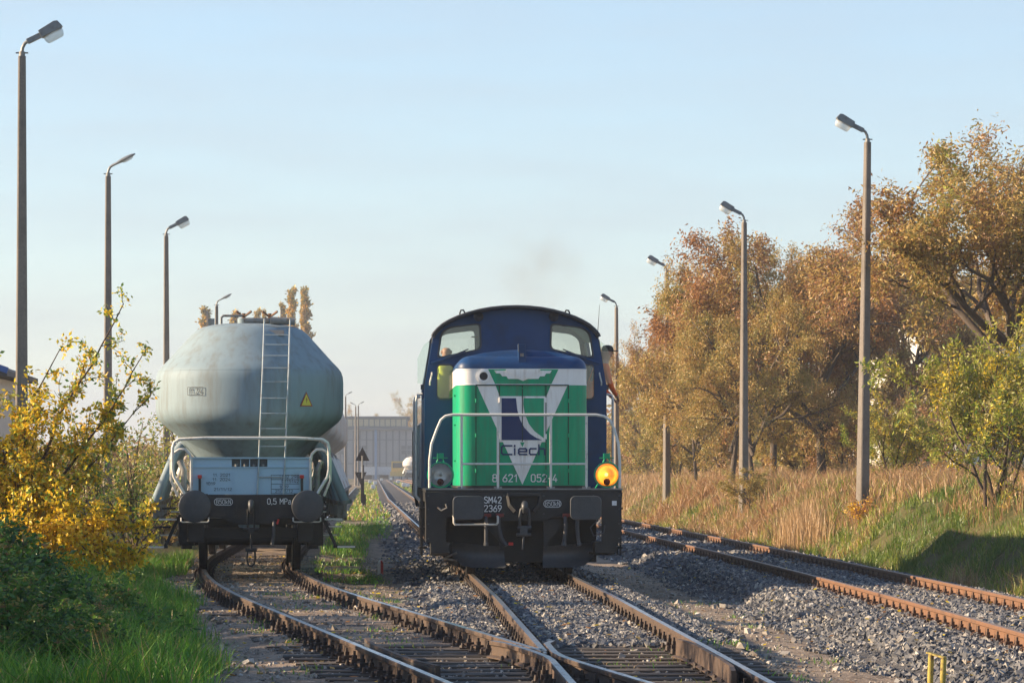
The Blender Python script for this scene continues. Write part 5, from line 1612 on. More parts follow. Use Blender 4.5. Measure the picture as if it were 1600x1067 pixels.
# ------------------------------------------------------------------ haze
def make_haze():
    mb = MB(); mb.box((0, 1560, 20.5), (2840, 3320, 45)); 
    m = bpy.data.materials.new('pale_air'); m.use_nodes = True
    N = m.node_tree.nodes; L = m.node_tree.links
    N.remove(N['Principled BSDF'])
    v = N.new('ShaderNodeVolumePrincipled'); v.inputs['Color'].default_value = (.90, .94, 1.0, 1); v.inputs['Density'].default_value = HAZE_D; v.inputs['Anisotropy'].default_value = .35
    L.new(v.outputs[0], N['Material Output'].inputs['Volume'])
    o = mb.build('haze', m); tag(o, 'pale autumn haze lying over the whole yard', 'haze', kind='stuff')
HAZE_D = 0.00045
make_haze()

def make_smoke():
    mb = MB(); prof = []
    for i in range(11):
        a = PI * i / 10; prof.append((max(.85 * math.sin(a), 1e-6), -.75 * math.cos(a)))
    mb.lathe(prof, (0, 0, 0), 'z', 20)
    m = bpy.data.materials.new('thin_exhaust'); m.use_nodes = True
    N = m.node_tree.nodes; L = m.node_tree.links; N.remove(N['Principled BSDF'])
    v = N.new('ShaderNodeVolumePrincipled'); v.inputs['Color'].default_value = (.45, .38, .32, 1)
    tc = N.new('ShaderNodeTexCoord'); n = N.new('ShaderNodeTexNoise'); n.inputs['Scale'].default_value = 2.2; n.inputs['Detail'].default_value = 4
    L.new(tc.outputs['Object'], n.inputs['Vector'])
    g = N.new('ShaderNodeTexGradient'); g.gradient_type = 'SPHERICAL'; L.new(tc.outputs['Object'], g.inputs['Vector'])
    r = N.new('ShaderNodeMapRange'); r.inputs['From Min'].default_value = .40; r.inputs['From Max'].default_value = .75; r.inputs['To Max'].default_value = .65
    L.new(n.outputs['Fac'], r.inputs['Value'])
    mu = N.new('ShaderNodeMath'); mu.operation = 'MULTIPLY'; L.new(r.outputs[0], mu.inputs[0]); L.new(g.outputs['Fac'], mu.inputs[1])
    L.new(mu.outputs[0], v.inputs['Density']); L.new(v.outputs[0], N['Material Output'].inputs['Volume'])
    o = mb.build('exhaust_smoke', m, loc=(2.62, 57.2, 5.05)); tag(o, 'faint brown exhaust smoke drifting above the locomotive roof', 'smoke', kind='stuff')
make_smoke()
# ------------------------------------------------------------------ vegetation
M['bark'] = mat('grey_brown_bark', (.13, .10, .078), .9, c2=(.08, .062, .05), scale=14, bump=.5, stretch=(1, 1, .25))
M['twig'] = mat('brown_twig', (.075, .05, .035), .85)
LF = {
 'gold': leafmat('golden_leaf', (.80, .55, .02), (.88, .68, .05)),
 'amber': leafmat('amber_leaf', (.70, .38, .02), (.80, .50, .03)),
 'lime': leafmat('yellow_green_leaf', (.27, .31, .035), (.42, .43, .055)),
 'leafgreen': leafmat('green_leaf', (.065, .17, .025), (.14, .25, .04)),
 'olive': leafmat('olive_leaf', (.26, .225, .055), (.38, .32, .085)),
 'ochre': leafmat('ochre_leaf', (.40, .26, .075), (.52, .36, .11)),
 'brown': leafmat('brown_leaf', (.25, .125, .055), (.37, .20, .085)),
 'rust': leafmat('rust_brown_leaf', (.36, .165, .055), (.48, .24, .08)),
 'dkgreen': leafmat('dark_green_leaf', (.035, .090, .028), (.075, .145, .042)),
 'grass': leafmat('fresh_grass', (.09, .27, .018), (.18, .38, .04), .35),
 'grass_dk': leafmat('dark_grass', (.05, .16, .016), (.10, .23, .028), .35),  # darker green blades, mixed in at random
 'bank': leafmat('olive_bank_grass', (.15, .215, .03), (.26, .30, .055), .35),
 'bank_dk': leafmat('deep_bank_grass', (.085, .155, .022), (.14, .21, .035), .35),
 'straw': leafmat('dry_straw', (.36, .23, .11), (.50, .34, .18), .3),
 'straw2': leafmat('reddish_dry_grass', (.30, .16, .075), (.42, .25, .12), .3),
}

def leaves(centers, dirs, size, aspect, droop, rng):
    n = len(centers)
    u = dirs + rng.normal(size=(n, 3)) * .9
    u[:, 2] -= droop
    u /= np.linalg.norm(u, axis=1)[:, None] + 1e-9
    w = rng.normal(size=(n, 3)); v = np.cross(u, w); v /= np.linalg.norm(v, axis=1)[:, None] + 1e-9
    s = size[:, None]
    a = centers; b = centers + u * s * .5 + v * s * aspect * .5; c = centers + u * s; d = centers + u * s * .5 - v * s * aspect * .5
    nrm = np.cross(u, v)
    c = c - nrm * s * .12
    return np.stack([a, b, c, d], 1).reshape(-1, 3), np.arange(n * 4).reshape(-1, 4)

class Plant:
    def __init__(self, seed):
        self.r = random.Random(seed); self.n = np.random.default_rng(seed)
        self.wood = MB(); self.anch = []; self.adir = []; self.alev = []
    def limb(self, p, d, L, r, level, maxl, up=.15, wig=.25, nch=(3, 5), shrink=.62, spread=(30, 60), seg=5, start=.3, sides=6, leafy=1):
        rr = self.r
        pts = [Vector(p)]; d = Vector(d).normalized(); cur = Vector(p)
        dirs = [d.copy()]
        for i in range(seg):
            d = (d + Vector((rr.gauss(0, wig), rr.gauss(0, wig), rr.gauss(0, wig) + up)) * .5).normalized()
            cur = cur + d * (L / seg)
            pts.append(cur.copy()); dirs.append(d.copy())
        rad = [max(r * (1 - .62 * i / seg), .003) for i in range(seg + 1)]
        self.wood.tube(pts, rad, sides if level < 2 else (4 if level < 3 else 3), caps=False)
        if level >= maxl - leafy + 1 or level == maxl:
            m = 4 if level == maxl else 2
            for i in range(1, seg + 1):
                for q in range(m):
                    t = rr.random()
                    self.anch.append(tuple(pts[i - 1].lerp(pts[i], t))); self.adir.append(tuple(dirs[i])); self.alev.append(level)
        if level < maxl:
            k = rr.randint(*nch)
            for c in range(k):
                t = start + (1 - start) * (c + rr.random() * .8) / k
                i = min(int(t * seg), seg - 1); q = pts[i].lerp(pts[i + 1], t * seg - i)
                ang = math.radians(rr.uniform(*spread))
                ax = dirs[i].cross(Vector((rr.gauss(0, 1), rr.gauss(0, 1), rr.gauss(0, 1)))).normalized()
                nd = Matrix.Rotation(ang, 3, ax) @ dirs[i]
                self.limb(q, nd, L * shrink * rr.uniform(.75, 1.15) * (1.15 - .4 * t), max(rad[i] * .6, .003), level + 1, maxl, up, wig, nch, shrink, spread, seg, .15, sides, leafy)
    def crown(self, nleaf, size, aspect, droop, sig, mats, weights, clump=1.2):
        n = self.n
        A = np.array(self.anch); D = np.array(self.adir)
        pick = n.integers(0, len(A), nleaf)
        c = A[pick] + n.normal(size=(nleaf, 3)) * sig
        sz = n.uniform(size[0], size[1], nleaf)
        V, F = leaves(c, D[pick] * .8, sz, aspect, droop, n)
        # colour goes in clumps
        W = np.cumsum(np.array(weights) / sum(weights))
        nz = vnoise(c[:, 0] * clump + 50, c[:, 1] * clump + c[:, 2] * clump * 1.3 + 50, 77)
        q = np.clip(nz * .6 + n.random(nleaf) * .5 - .05, 0, .999)
        mi = np.searchsorted(W, q).clip(0, len(mats) - 1)
        tone = np.repeat(n.random(nleaf), 4)
        return V, F, mi, tone

def finish(pl, name, label, cat, loc, rz, group, crown, mats, trunk_mat, scale=1.0):
    t = thing(name, label, cat, loc, rz, group)
    t.scale = (scale,) * 3
    pl.wood.build('trunk', trunk_mat, t, smooth=60)
    V, F, mi, tone = crown
    mesh_np('crown', V, F, [LF[m] for m in mats], t, pmat=mi, attr={'tone': tone})
    return t

def px(p, py, Y, zg=None):
    s = 5200 / Y
    return (p - 602) / s, 1.6 + (735 - py) / s

# --- locust trees of the right bank
def locust(seed, H, W, mats, weights, nleaf=24000, lean=0.0, size=(.06, .14)):
    pl = Plant(seed)
    pl.limb((0, 0, -.2), (lean, 0, 1), H * .42, H * .017, 0, 0, up=.1, wig=.10, seg=5, sides=9)
    pl.anch, pl.adir, pl.alev = [], [], []
    top = Vector(pl.wood.v[-1])
    rr = pl.r
    k = 9
    for i in range(k):
        a = 2 * PI * i * 2 / k + rr.uniform(-.4, .4)
        el = rr.uniform(.25, .95) if i % 2 else rr.uniform(.9, 1.6)
        z0 = H * rr.uniform(.15, .42)
        d = Vector((math.cos(a) * W / H * 1.3, math.sin(a) * W / H * 1.3, el))
        pl.limb((lean * z0 * .6, 0, z0), d, H * rr.uniform(.36, .50), H * .0095, 1, 4, up=.10, wig=.32, nch=(4, 5), shrink=.60, spread=(25, 62), leafy=2)
    A = np.array(pl.anch)
    zmax = np.percentile(A[:, 2], 98.5)
    cr = pl.crown(nleaf, size, .36, .75, .11, mats, weights)
    return pl, cr, zmax

TREES = [
 # px, top py, Y, variant, label
 (1585, 222, 78, 0, 'large ochre locust tree filling the upper right corner'),
 (1285, 350, 112, 1, 'rust-brown round tree right of the second bank lamp'),
 (1415, 395, 128, 2, 'thin brownish tree behind the nearest bank lamp'),
 (1178, 402, 110, 3, 'olive tree left of the second bank lamp'),
 (1212, 396, 122, 1, 'brown tree just behind the second bank lamp'),
 (1142, 432, 116, 2, 'olive-brown tree right of the third bank lamp'),
 (1090, 470, 128, 3, 'tree under the head of the third bank lamp'),
 (1045, 504, 150, 1, 'small-looking tree right of the fourth bank lamp'),
 (1012, 538, 178, 2, 'most distant tree of the row, beside the locomotive cab'),
 (1500, 440, 136, 3, 'olive tree behind the big corner tree'),
]
VAR = [dict(seed=3, H=9.0, W=7.5, mats=['rust', 'brown', 'ochre', 'olive', 'lime'], weights=[2.2, 2.2, 3.6, 2.6, 1.2], nleaf=66000),
       dict(seed=14, H=8.0, W=6.5, mats=['rust', 'brown', 'ochre', 'olive'], weights=[4, 2.6, 3.4, .8], nleaf=66000),
       dict(seed=25, H=8.0, W=6.0, mats=['brown', 'ochre', 'olive', 'lime'], weights=[2.6, 4, 2.6, .7], nleaf=62000),
       dict(seed=36, H=8.5, W=7.0, mats=['rust', 'ochre', 'olive', 'lime'], weights=[1.6, 4, 3.4, .9], nleaf=66000)]
TW = [1.25, 1.05, 1.0, .9, 1.0, .8, .68, .62, .6, 1.05]
proto = {}
for i, (p, py, Y, v, lab) in enumerate(TREES):
    X, ztop = px(p, py, Y)
    zg = float(height(X, Y, False))
    if v not in proto:
        pl, cr, zm = locust(**VAR[v])
        t = finish(pl, 'locust_tree', lab, 'tree', (0, 0, 0), 0, 'locust trees on the right bank', cr, VAR[v]['mats'], M['bark'])
        proto[v] = (t, zm)
        o = t
    else:
        o = copy_tree(proto[v][0]); o['label'] = lab
    k = (ztop - zg) / (proto[v][1] + .05)
    o.location = (X, Y, zg); o.scale = (k * TW[i], k * TW[i], k); o.rotation_euler = (0, 0, [0, .4, 2.2, 0, 2.9, 4.0, 1.7, 5.1, .9, 4.4][i])

# --- shrubs (shared prototypes)
def shrub(seed, H, W, mats, weights, nleaf, size, aspect=.45, droop=.3, stems=7, sig=.05, maxl=3, wood=.010):
    pl = Plant(seed); rr = pl.r
    for i in range(stems):
        a = 2 * PI * i / stems + rr.uniform(-.3, .3)
        tilt = rr.uniform(.1, 1.0) * W / H
        pl.limb((rr.uniform(-.1, .1) * W, rr.uniform(-.1, .1) * W, -.05), (math.cos(a) * tilt, math.sin(a) * tilt, 1), H * rr.uniform(.55, .8), wood * H, 1, maxl + 1 if False else maxl, up=.05, wig=.3, nch=(3, 5), shrink=.55, spread=(25, 65), leafy=3, start=.2)
    return pl, pl.crown(nleaf, size, aspect, droop, sig, mats, weights, clump=2.5)
SV = {
 'green': (101, dict(H=3.2, W=3.2, mats=['leafgreen', 'lime', 'olive', 'gold'], weights=[1.8, 3, 2.6, 2.2], nleaf=17000, size=(.045, .10), aspect=.34, droop=.5)),
 'brush': (102, dict(H=2.4, W=3.0, mats=['brown', 'straw2', 'ochre', 'olive'], weights=[2, 2, 2, 2], nleaf=7000, size=(.05, .11), aspect=.4)),
 'olive': (103, dict(H=2.8, W=3.0, mats=['olive', 'ochre', 'lime'], weights=[4, 3, 1], nleaf=8000, size=(.06, .13), aspect=.4)),
 'bramble': (104, dict(H=1.5, W=2.4, mats=['dkgreen', 'leafgreen', 'olive', 'brown'], weights=[4, 4.5, 1.6, .9], nleaf=6500, size=(.04, .11), aspect=.5, stems=13)),
 'weed': (105, dict(H=1.0, W=1.4, mats=['dkgreen', 'leafgreen', 'grass', 'brown'], weights=[3, 4, 2, .5], nleaf=3800, size=(.04, .10), aspect=.45, stems=10)),
 'amberbush': (106, dict(H=.7, W=1.4, mats=['amber', 'rust', 'ochre'], weights=[3, 2, 2], nleaf=900, size=(.05, .09), aspect=.55)),
 'airy': (107, dict(H=3.0, W=2.6, mats=['lime', 'olive', 'leafgreen', 'gold'], weights=[3, 2, 2, 1], nleaf=2600, size=(.05, .10), aspect=.5)),
}
sproto = {}
def put_shrub(kind, label, x, y, k=1.0, rz=None, kz=1.0, group=None, name='shrub', zoff=0.0):
    if kind not in sproto:
        seed, a = SV[kind]
        pl, cr = shrub(seed, **a)
        o = finish(pl, name, label, 'shrub', (0, 0, 0), 0, group, cr, a['mats'], M['twig'])
        sproto[kind] = o
    else:
        o = copy_tree(sproto[kind]); o.name = name; o['label'] = label
        if group: o['group'] = group
        elif 'group' in o: del o['group']
    o.location = (x, y, float(height(x, y, False)) + zoff)
    o.scale = (k, k, k * kz); o.rotation_euler = (0, 0, R.uniform(0, 6.28) if rz is None else rz)
    return o
G1 = 'shrubs on the right bank'
put_shrub('green', 'big green and yellow leafy shrub right of the nearest bank lamp', 11.5, 62, 1.25, .3, 1.05, G1)
put_shrub('green', 'green shrub at the right edge of the bank, in front of the corner tree', 13.2, 64, 1.2, 2.1, 1.0, G1)
put_shrub('green', 'yellow-green shrub behind the nearest bank lamp', 12.8, 84, .9, 4.0, 1.0, G1)
put_shrub('amberbush', 'small amber bush wrapped around the foot of the nearest bank lamp', 10.85, 74.0, 1.0, .4, 1.0, G1)
put_shrub('olive', 'leafy shrub at the foot of the second bank lamp', 10.9, 98, .55, 1.0, 1.0, G1)
BR = ['brown thicket right of the nearest bank lamp, under the corner tree', 'brown thicket under the thin brownish tree', 'brown undergrowth left of the nearest bank lamp', 'dry brush below the rust-brown round tree',
      'dry brush between the two lamps of the right bank', 'olive undergrowth below the olive tree', 'olive undergrowth left of the second bank lamp', 'dense brush behind the second bank lamp',
      'low brush below the third bank lamp', 'brush under the tree by the third lamp', 'low brush right of the locomotive headlamp', 'brush beside the fourth bank lamp', 'farthest brush next to the locomotive handrail', 'thicket filling the gap behind the round tree', 'brush at the right edge beneath the corner tree', 'tall undergrowth beneath the trees at the middle of the bank']
for i, (x, y, k, kd) in enumerate(((16.5, 92, 1.2, 'brush'), (15.5, 112, 1.3, 'brush'), (16.0, 97, 1.0, 'brush'), (17.0, 108, 1.3, 'brush'), (16.4, 119, 1.2, 'brush'), (17.0, 133, 1.5, 'olive'), (16.2, 127, 1.3, 'olive'), (14.8, 146, 1.7, 'brush'),
                                   (13.2, 150, 1.3, 'olive'), (14.0, 172, 1.7, 'olive'), (14.2, 186, 1.4, 'brush'), (15.2, 205, 1.5, 'olive'), (15.8, 235, 1.6, 'brush'), (19, 150, 2.0, 'brush'), (15.6, 74, .9, 'brush'), (17, 125, 1.8, 'olive'))):
    put_shrub(kd, BR[i], x, y, k, None, 1.0, G1)
# far masses behind the row: woods that read as one mass
def far_wood(name, label, xs, mats, weights, seed, n, size, hmax):
    rng = np.random.default_rng(seed)
    x0, x1, y0, y1 = xs
    x = rng.uniform(x0, x1, n); y = rng.uniform(y0, y1, n)
    hh = hmax * (.55 + .45 * vnoise(x * .12, y * .05, seed)) * (.85 + .15 * vnoise(x * .5, y * .2, seed + 1))
    z = height(x, y, False) + hh * rng.random(n) ** .7
    c = np.stack([x, y, z], 1)
    V, F = leaves(c, rng.normal(size=(n, 3)) * .3, rng.uniform(size * .6, size * 1.3, n), .5, .4, rng)
    mi = rng.choice(len(mats), n, p=np.array(weights) / sum(weights))
    o = mesh_np(name, V, F, [LF[m] for m in mats], pmat=mi, attr={'tone': np.repeat(rng.random(n), 4)})
    tag(o, label, 'woodland', kind='stuff')
far_wood('woodland', 'far brown woodland behind the right-hand tree row', (17, 40, 170, 330), ['brown', 'ochre', 'olive'], [3, 3, 3], 5, 22000, .58, 7.5)
far_wood('woodland', 'far scrub along the horizon at left, behind the lamp posts', (-60, -12, 170, 300), ['olive', 'ochre', 'brown'], [3, 2, 2], 6, 16000, .5, 4.5)

# --- poplars
def poplar(seed, H):
    pl = Plant(seed); rr = pl.r
    pl.limb((0, 0, 0), (0, 0, 1), H * .95, H * .011, 0, 0, up=.2, wig=.03, seg=8)
    pl.anch, pl.adir, pl.alev = [], [], []
    for i in range(46):
        z = H * (.10 + .85 * i / 46); a = rr.uniform(0, 6.28)
        L = H * (.05 if z < H * .7 else .05 * (1 - (z / H - .7) * 2.2))
        pl.limb((0, 0, z), (math.cos(a) * .36, math.sin(a) * .36, 1), L, H * .003, 1, 2, up=.25, wig=.2, nch=(2, 3), spread=(15, 35), leafy=2, seg=4)
    return pl, pl.crown(9000, (.22, .42), .6, .2, .13, ['ochre', 'amber', 'olive'], [4, 2, 3], clump=.6)
pl, cr = poplar(55, 24)
pp = finish(pl, 'poplar_tree', 'tall poplar left of the far pair, above the silo wagon', 'tree', (0, 0, 0), 0, 'far columnar poplars', cr, ['ochre', 'amber', 'olive'], M['bark'])
for i, (p, py, Y, wd, lab) in enumerate(((456, 450, 400, 1.0, None), (477, 451, 404, 1.05, 'tall poplar right of the far pair, above the silo wagon'), (443, 474, 408, .8, 'shorter poplar touching the left of the tall pair'),
        (322, 482, 430, 1.3, 'broad poplar left of the lamp head above the silo wagon'), (366, 487, 432, 1.2, 'poplar right behind the lamp above the silo wagon'), (403, 484, 436, .9, 'small poplar top behind the roof hatches'), (414, 486, 440, .7, 'smallest poplar top behind the roof hatches'))):
    o = pp if i == 0 else copy_tree(pp)
    if lab: o['label'] = lab
    X, zt = px(p, py, Y)
    k = zt / 22.9
    o.location = (X, Y, -.3); o.scale = (k * wd, k * wd, k); o.rotation_euler = (0, 0, i * 1.3)
for i, (p, py, Y, lab) in enumerate(((627, 622, 705, 'pale bare tree rising behind the right end of the grey hall'), (550, 640, 715, 'bare tree top behind the left part of the grey hall'), (655, 640, 710, 'bare tree behind the hall, beside the locomotive'))):
    o = copy_tree(proto[3][0]); o['label'] = lab; o['group'] = 'trees behind the hall'
    X, zt = px(p, py, Y); k = zt / proto[3][1]
    o.location = (X, Y, -.3); o.scale = (k, k, k); o.rotation_euler = (0, 0, i * 2.0)

# --- the yellow tree at left
def yellow_tree():
    pl = Plant(8); rr = pl.r
    def shoot(p, tips, r, lv=1):
        # a long arching stem through given points, with side twigs
        P = [Vector(p)] + [Vector(t) for t in tips]
        pts = []
        for a, b in zip(P[:-1], P[1:]):
            for q in range(4):
                pts.append(a.lerp(b, q / 4) + Vector((rr.gauss(0, .02), rr.gauss(0, .02), rr.gauss(0, .02))))
        pts.append(P[-1])
        n = len(pts)
        pl.wood.tube(pts, [max(r * (1 - .85 * i / n), .004) for i in range(n)], 6, caps=False)
        for i in range(2, n):
            d = (pts[i] - pts[i - 1]).normalized()
            t = i / n
            for q in range(3 if t < .8 else 1):
                nd = (d + Vector((rr.gauss(0, .7), rr.gauss(0, .7), rr.gauss(0, .55) + .1))).normalized()
                pl.limb(pts[i], nd, (.75 if t < .6 else .35) * rr.uniform(.4, 1.0), .007, 2, 3, up=.05, wig=.3, nch=(2, 4), shrink=.6, leafy=2, seg=4, start=.2)
            for q in range(3):
                pl.anch.append(tuple(pts[i])); pl.adir.append(tuple(d)); pl.alev.append(3)
    B = (0, 0, 0)
    # local x to the right, z up; base is at the tree's foot
    shoot(B, [(.25, .1, 1.0), (.7, .0, 2.0), (1.15, -.1, 2.9), (1.75, -.1, 3.95)], .035)
    shoot(B, [(.4, .2, .9), (1.0, .1, 1.8), (1.5, .2, 2.5), (1.95, .2, 3.25)], .03)
    shoot(B, [(.5, -.1, .9), (1.2, -.2, 1.7), (2.1, -.1, 2.75)], .028)
    shoot(B, [(.1, .1, 1.0), (.25, 0, 2.1), (.9, .1, 3.35)], .03)
    shoot(B, [(-.2, 0, 1.0), (-.3, .1, 2.0), (-.1, 0, 3.1)], .03)
    shoot(B, [(-.5, .1, .9), (-1.0, .1, 1.8), (-1.3, 0, 2.7)], .03)
    shoot(B, [(.3, -.3, .7), (.9, -.5, 1.0), (1.5, -.7, 1.15), (2.05, -.8, 1.2)], .028)
    shoot(B, [(.3, -.4, .6), (.9, -.7, .75), (1.6, -.8, .72), (2.0, -.9, .75)], .026)
    shoot(B, [(-.1, -.4, .6), (.3, -.8, .95), (1.0, -1.0, 1.0), (1.5, -1.1, .75)], .026)
    shoot(B, [(0, -.3, .9), (.5, -.4, 1.4), (1.1, -.4, 1.6)], .026)
    shoot(B, [(-.3, -.4, .9), (-.6, -.5, 1.5), (-.7, -.4, 2.2)], .026)
    shoot(B, [(.2, 0, 1.0), (.45, -.2, 1.7), (.5, -.2, 2.5)], .026)
    A = np.array(pl.anch)
    rng = pl.n
    # denser towards the ground, sparse at the tips
    w = np.where(A[:, 2] < 1.55, 1.2, np.where(A[:, 2] < 2.7, 1.25, .62)); w /= w.sum()
    n = 35000
    pick = rng.choice(len(A), n, p=w)
    c = A[pick] + rng.normal(size=(n, 3)) * .035
    V, F = leaves(c, np.array(pl.adir)[pick] * .6, rng.uniform(.04, .085, n), .55, .45, rng)
    mats = ['gold', 'amber', 'lime', 'leafgreen']
    g = sstep(1.2, 2.4, c[:, 0] * .8 + c[:, 2] * .35 + rng.normal(size=n) * .35)
    low = c[:, 2] < 1.3
    q = rng.random(n)
    mi = np.where(q < .50, 0, np.where(q < .72, 1, np.where(q < .93, 2, 3)))
    mi = np.where((g > .5) & (q < .26), np.where(q < .12, 3, 2), mi)
    mi = np.where(low & (q > .72), np.where(q < .94, 0, 1), mi)
    tone = np.repeat(rng.random(n), 4)
    return pl, (V, F, mi, tone), mats
pl, cr, mats_ = yellow_tree()
zy = float(height(-5.0, 43.5, False))
finish(pl, 'yellow_tree', 'golden yellow small tree with arching shoots at the left edge', 'tree', (-5.15, 43.5, zy - .1), 0, None, cr, mats_, M['twig'])

# --- left side shrubs and weeds
G3 = 'shrubs on the left side of the yard'
for i, (kd, x, y, k, kz, lab) in enumerate((
    ('airy', -4.75, 62, .95, 1.0, 'airy yellow-green shrub between the yellow tree and the silo wagon'),
    ('airy', -5.3, 70, 1.0, 1.0, 'thin green shrub beside the second lamp post'),
    ('airy', -5.6, 56, .9, .8, 'leafy shrub behind the lower boughs of the yellow tree'),
    ('airy', -5.2, 88, 1.2, 1.0, 'tall thin shrub touching the third lamp post'),
    ('brush', -7.6, 66, .9, .8, 'brownish brush behind the yellow tree'),
    ('brush', -8.2, 92, 1.1, 1.0, 'brownish brush between second and third lamp posts'),
    ('brush', -5.0, 76, .6, .8, 'reddish brush beside the silo wagon pipes'),
    ('bramble', -6.2, 50, 1.0, 1.0, 'dark bramble under the right boughs of the yellow tree'),
    ('bramble', -5.9, 46, 1.05, .9, 'dark bramble at the foot of the yellow tree'),
    ('bramble', -4.75, 41, .95, .85, 'dark bramble just in front of the yellow tree'),
    ('bramble', -4.5, 37.8, 1.1, .8, 'dark green bramble at the left edge, half way down'),
    ('bramble', -3.95, 35.2, 1.0, .72, 'dark green bramble at the left edge above the corner'),
    ('bramble', -3.7, 32.4, 1.05, .70, 'dark green bramble in the bottom left corner'),
    ('bramble', -3.35, 29.4, .9, .66, 'dark green bramble cut by the bottom left frame corner'),
    ('bramble', -3.05, 36.4, .55, .8, 'low bramble mound beside the grass, third from the frame bottom'),
    ('bramble', -3.05, 33.6, .60, .75, 'low bramble mound beside the grass, second from the frame bottom'),
    ('bramble', -2.85, 30.6, .62, .72, 'low bramble mound at the bottom edge beside the grass'),
    ('bramble', -2.75, 28.2, .62, .72, 'low bramble mound cut by the bottom edge of the view'),
    ('brush', -3.0, 32.0, .30, .9, 'small brown dead weed between the low bramble mounds'),
    ('brush', -2.55, 29.6, .22, .9, 'small brown dead weed at the bottom edge'),
    ('weed', -2.6, 35.2, .60, .75, 'small leafy weed at the inner edge of the grass strip'),
    ('weed', -2.3, 32.6, .50, .75, 'small leafy weed in the middle of the lower grass strip'),
    ('weed', -4.2, 45.5, .9, .8, 'leafy weed clump right of the yellow tree foot'),
    ('weed', -3.75, 40.5, 1.0, .70, 'leafy weed clump in front of the lowest yellow boughs'),
    ('weed', -3.35, 38.4, .95, .62, 'leafy weed clump beside the grass strip, upper'),
    ('weed', -3.05, 36.2, .85, .62, 'leafy weed clump beside the grass strip, middle'),
    ('weed', -2.85, 33.8, .95, .52, 'leafy weed clump beside the grass strip, lower'),
    ('weed', -2.55, 31.0, .85, .50, 'leafy weed clump at the bottom edge beside the grass'),
    ('weed', -4.0, 49.2, .9, .7, 'leafy weed clump left of the silo wagon steps'),
    ('brush', -4.15, 34.0, .42, .8, 'brown dead weeds among the brambles at the left edge'),
    ('brush', -4.6, 39.6, .45, .8, 'brown dead weeds below the yellow tree'))):
    put_shrub(kd, lab, x, y, k, None, kz, G3, name='bramble_bush' if kd == 'bramble' else ('weed_clump' if kd == 'weed' else 'shrub'))
# taller unseen hedge at left; shrubs beside the camera added to shade the ground
for i, (x, y, k) in enumerate(((-8.0, 23, 1.9), (-7.8, 26.4, 1.95), (-8.0, 29.4, 1.8), (-8.3, 32.6, 1.42), (-8.4, 35.6, 1.38), (-8.6, 38.8, 1.36), (-8.5, 44.6, 1.38), (-8.8, 47.9, 1.36), (-8.0, 19.5, 1.9), (-8.5, 52.6, 1.28), (-9.0, 56, 1.35), (-9.4, 60.5, 1.3), (-9.6, 65, 1.2), (-8.2, 16, 1.9), (-8.4, 12.5, 1.9), (-8.2, 9, 1.85), (-8.5, 5.5, 1.9), (-8.3, 2, 1.9), (-8.6, -2, 1.9))):
    put_shrub('olive', 'unseen olive hedge shrub beyond the left edge, shading the yard', x, y, k, None, 1.0, 'hedge beyond the left edge', name='hedge_shrub')

# ------------------------------------------------------------------ grass
def grass(name, label, x, y, h, wdt, mats, weights, lean, seed, zlift=0.0, bias=None):
    rng = np.random.default_rng(seed)
    n = len(x)
    z = height(x, y) - .02 + zlift
    a = rng.uniform(0, 2 * PI, n); l = rng.uniform(.1, 1, n) * lean * h
    dx, dy = np.cos(a), np.sin(a)
    b = rng.uniform(0, 2 * PI, n); wx, wy = np.cos(b) * wdt * .5, np.sin(b) * wdt * .5  # half widths
    base = np.stack([x, y, z], 1)
    W = np.stack([wx, wy, np.zeros(n)], 1)
    mid = base + np.stack([dx * l * .3, dy * l * .3, h * .55], 1)
    tip = base + np.stack([dx * l, dy * l, h * (1 - .25 * lean * rng.random(n))], 1)
    V = np.stack([base - W, base + W, mid - W * .75, mid + W * .75, tip], 1).reshape(-1, 3)
    o = np.arange(n)[:, None] * 5
    Q = o + np.array([[0, 1, 3, 2]]); T = o + np.array([[2, 3, 4]])
    Wc = np.cumsum(np.array(weights) / sum(weights))
    q = rng.random(n) if bias is None else np.clip(bias + rng.normal(size=n) * .18, 0, .999)
    mi = np.searchsorted(Wc, q).clip(0, len(mats) - 1)
    ob = mesh_np(name, V, [Q, T], [LF[m] for m in mats], pmat=np.concatenate([mi, mi]), attr={'tone': np.repeat(rng.random(n), 5)})
    return tag(ob, label, 'grass', kind='stuff')

# left strip
n = 62000
y = 24 + 40 * NR.random(n) ** 1.1; x = wagC(y) - 1.05 - 3.2 * NR.random(n)
ok = (vegmask(x, y) > .35 + .4 * NR.random(n)) & (x > -.116 * y - 1.2)
x, y = x[ok], y[ok]
hh = (.10 + .30 * vnoise(x * 1.2, y * .9, 61)) * NR.uniform(.5, 1.3, len(x)) * (1 + .6 * sstep(1.8, 3.0, wagC(y) - x))
grass('grass', 'lush green grass strip beside the left track', x, y, hh, .010, ['grass', 'grass_dk', 'lime', 'straw'], [5, 3, .6, .5], .8, 1)
# sparse weeds between wagon and locomotive, and scattered tufts
n = 16000
y = 47 + 70 * NR.random(n) ** 1.4; x = wagC(y) + .9 + 2.4 * NR.random(n)
ok = vegmask(x, y) > .4 + .5 * NR.random(n)
x, y = x[ok], y[ok]
grass('grass', 'patchy green weeds between the silo wagons and the dirt path', x, y, NR.uniform(.05, .16, len(x)) * np.where(y > 70, 1.5, 1), .018, ['grass', 'lime', 'leafgreen'], [3, 1, 2], .9, 2)
tx, ty = [], []
for _ in range(95):
    cx, cy = R.uniform(-1.8, 5.6), R.uniform(24.5, 50)
    if balmask(np.array([cx]), np.array([cy]))[0] > .5 or near_rail(np.array([cx]), np.array([cy]), locoC)[0]: continue
    m = R.randint(10, 60); s_ = R.uniform(.03, .14)
    tx += [R.gauss(cx, s_ * 1.5) for _ in range(m)]; ty += [R.gauss(cy, s_ * 2) for _ in range(m)]
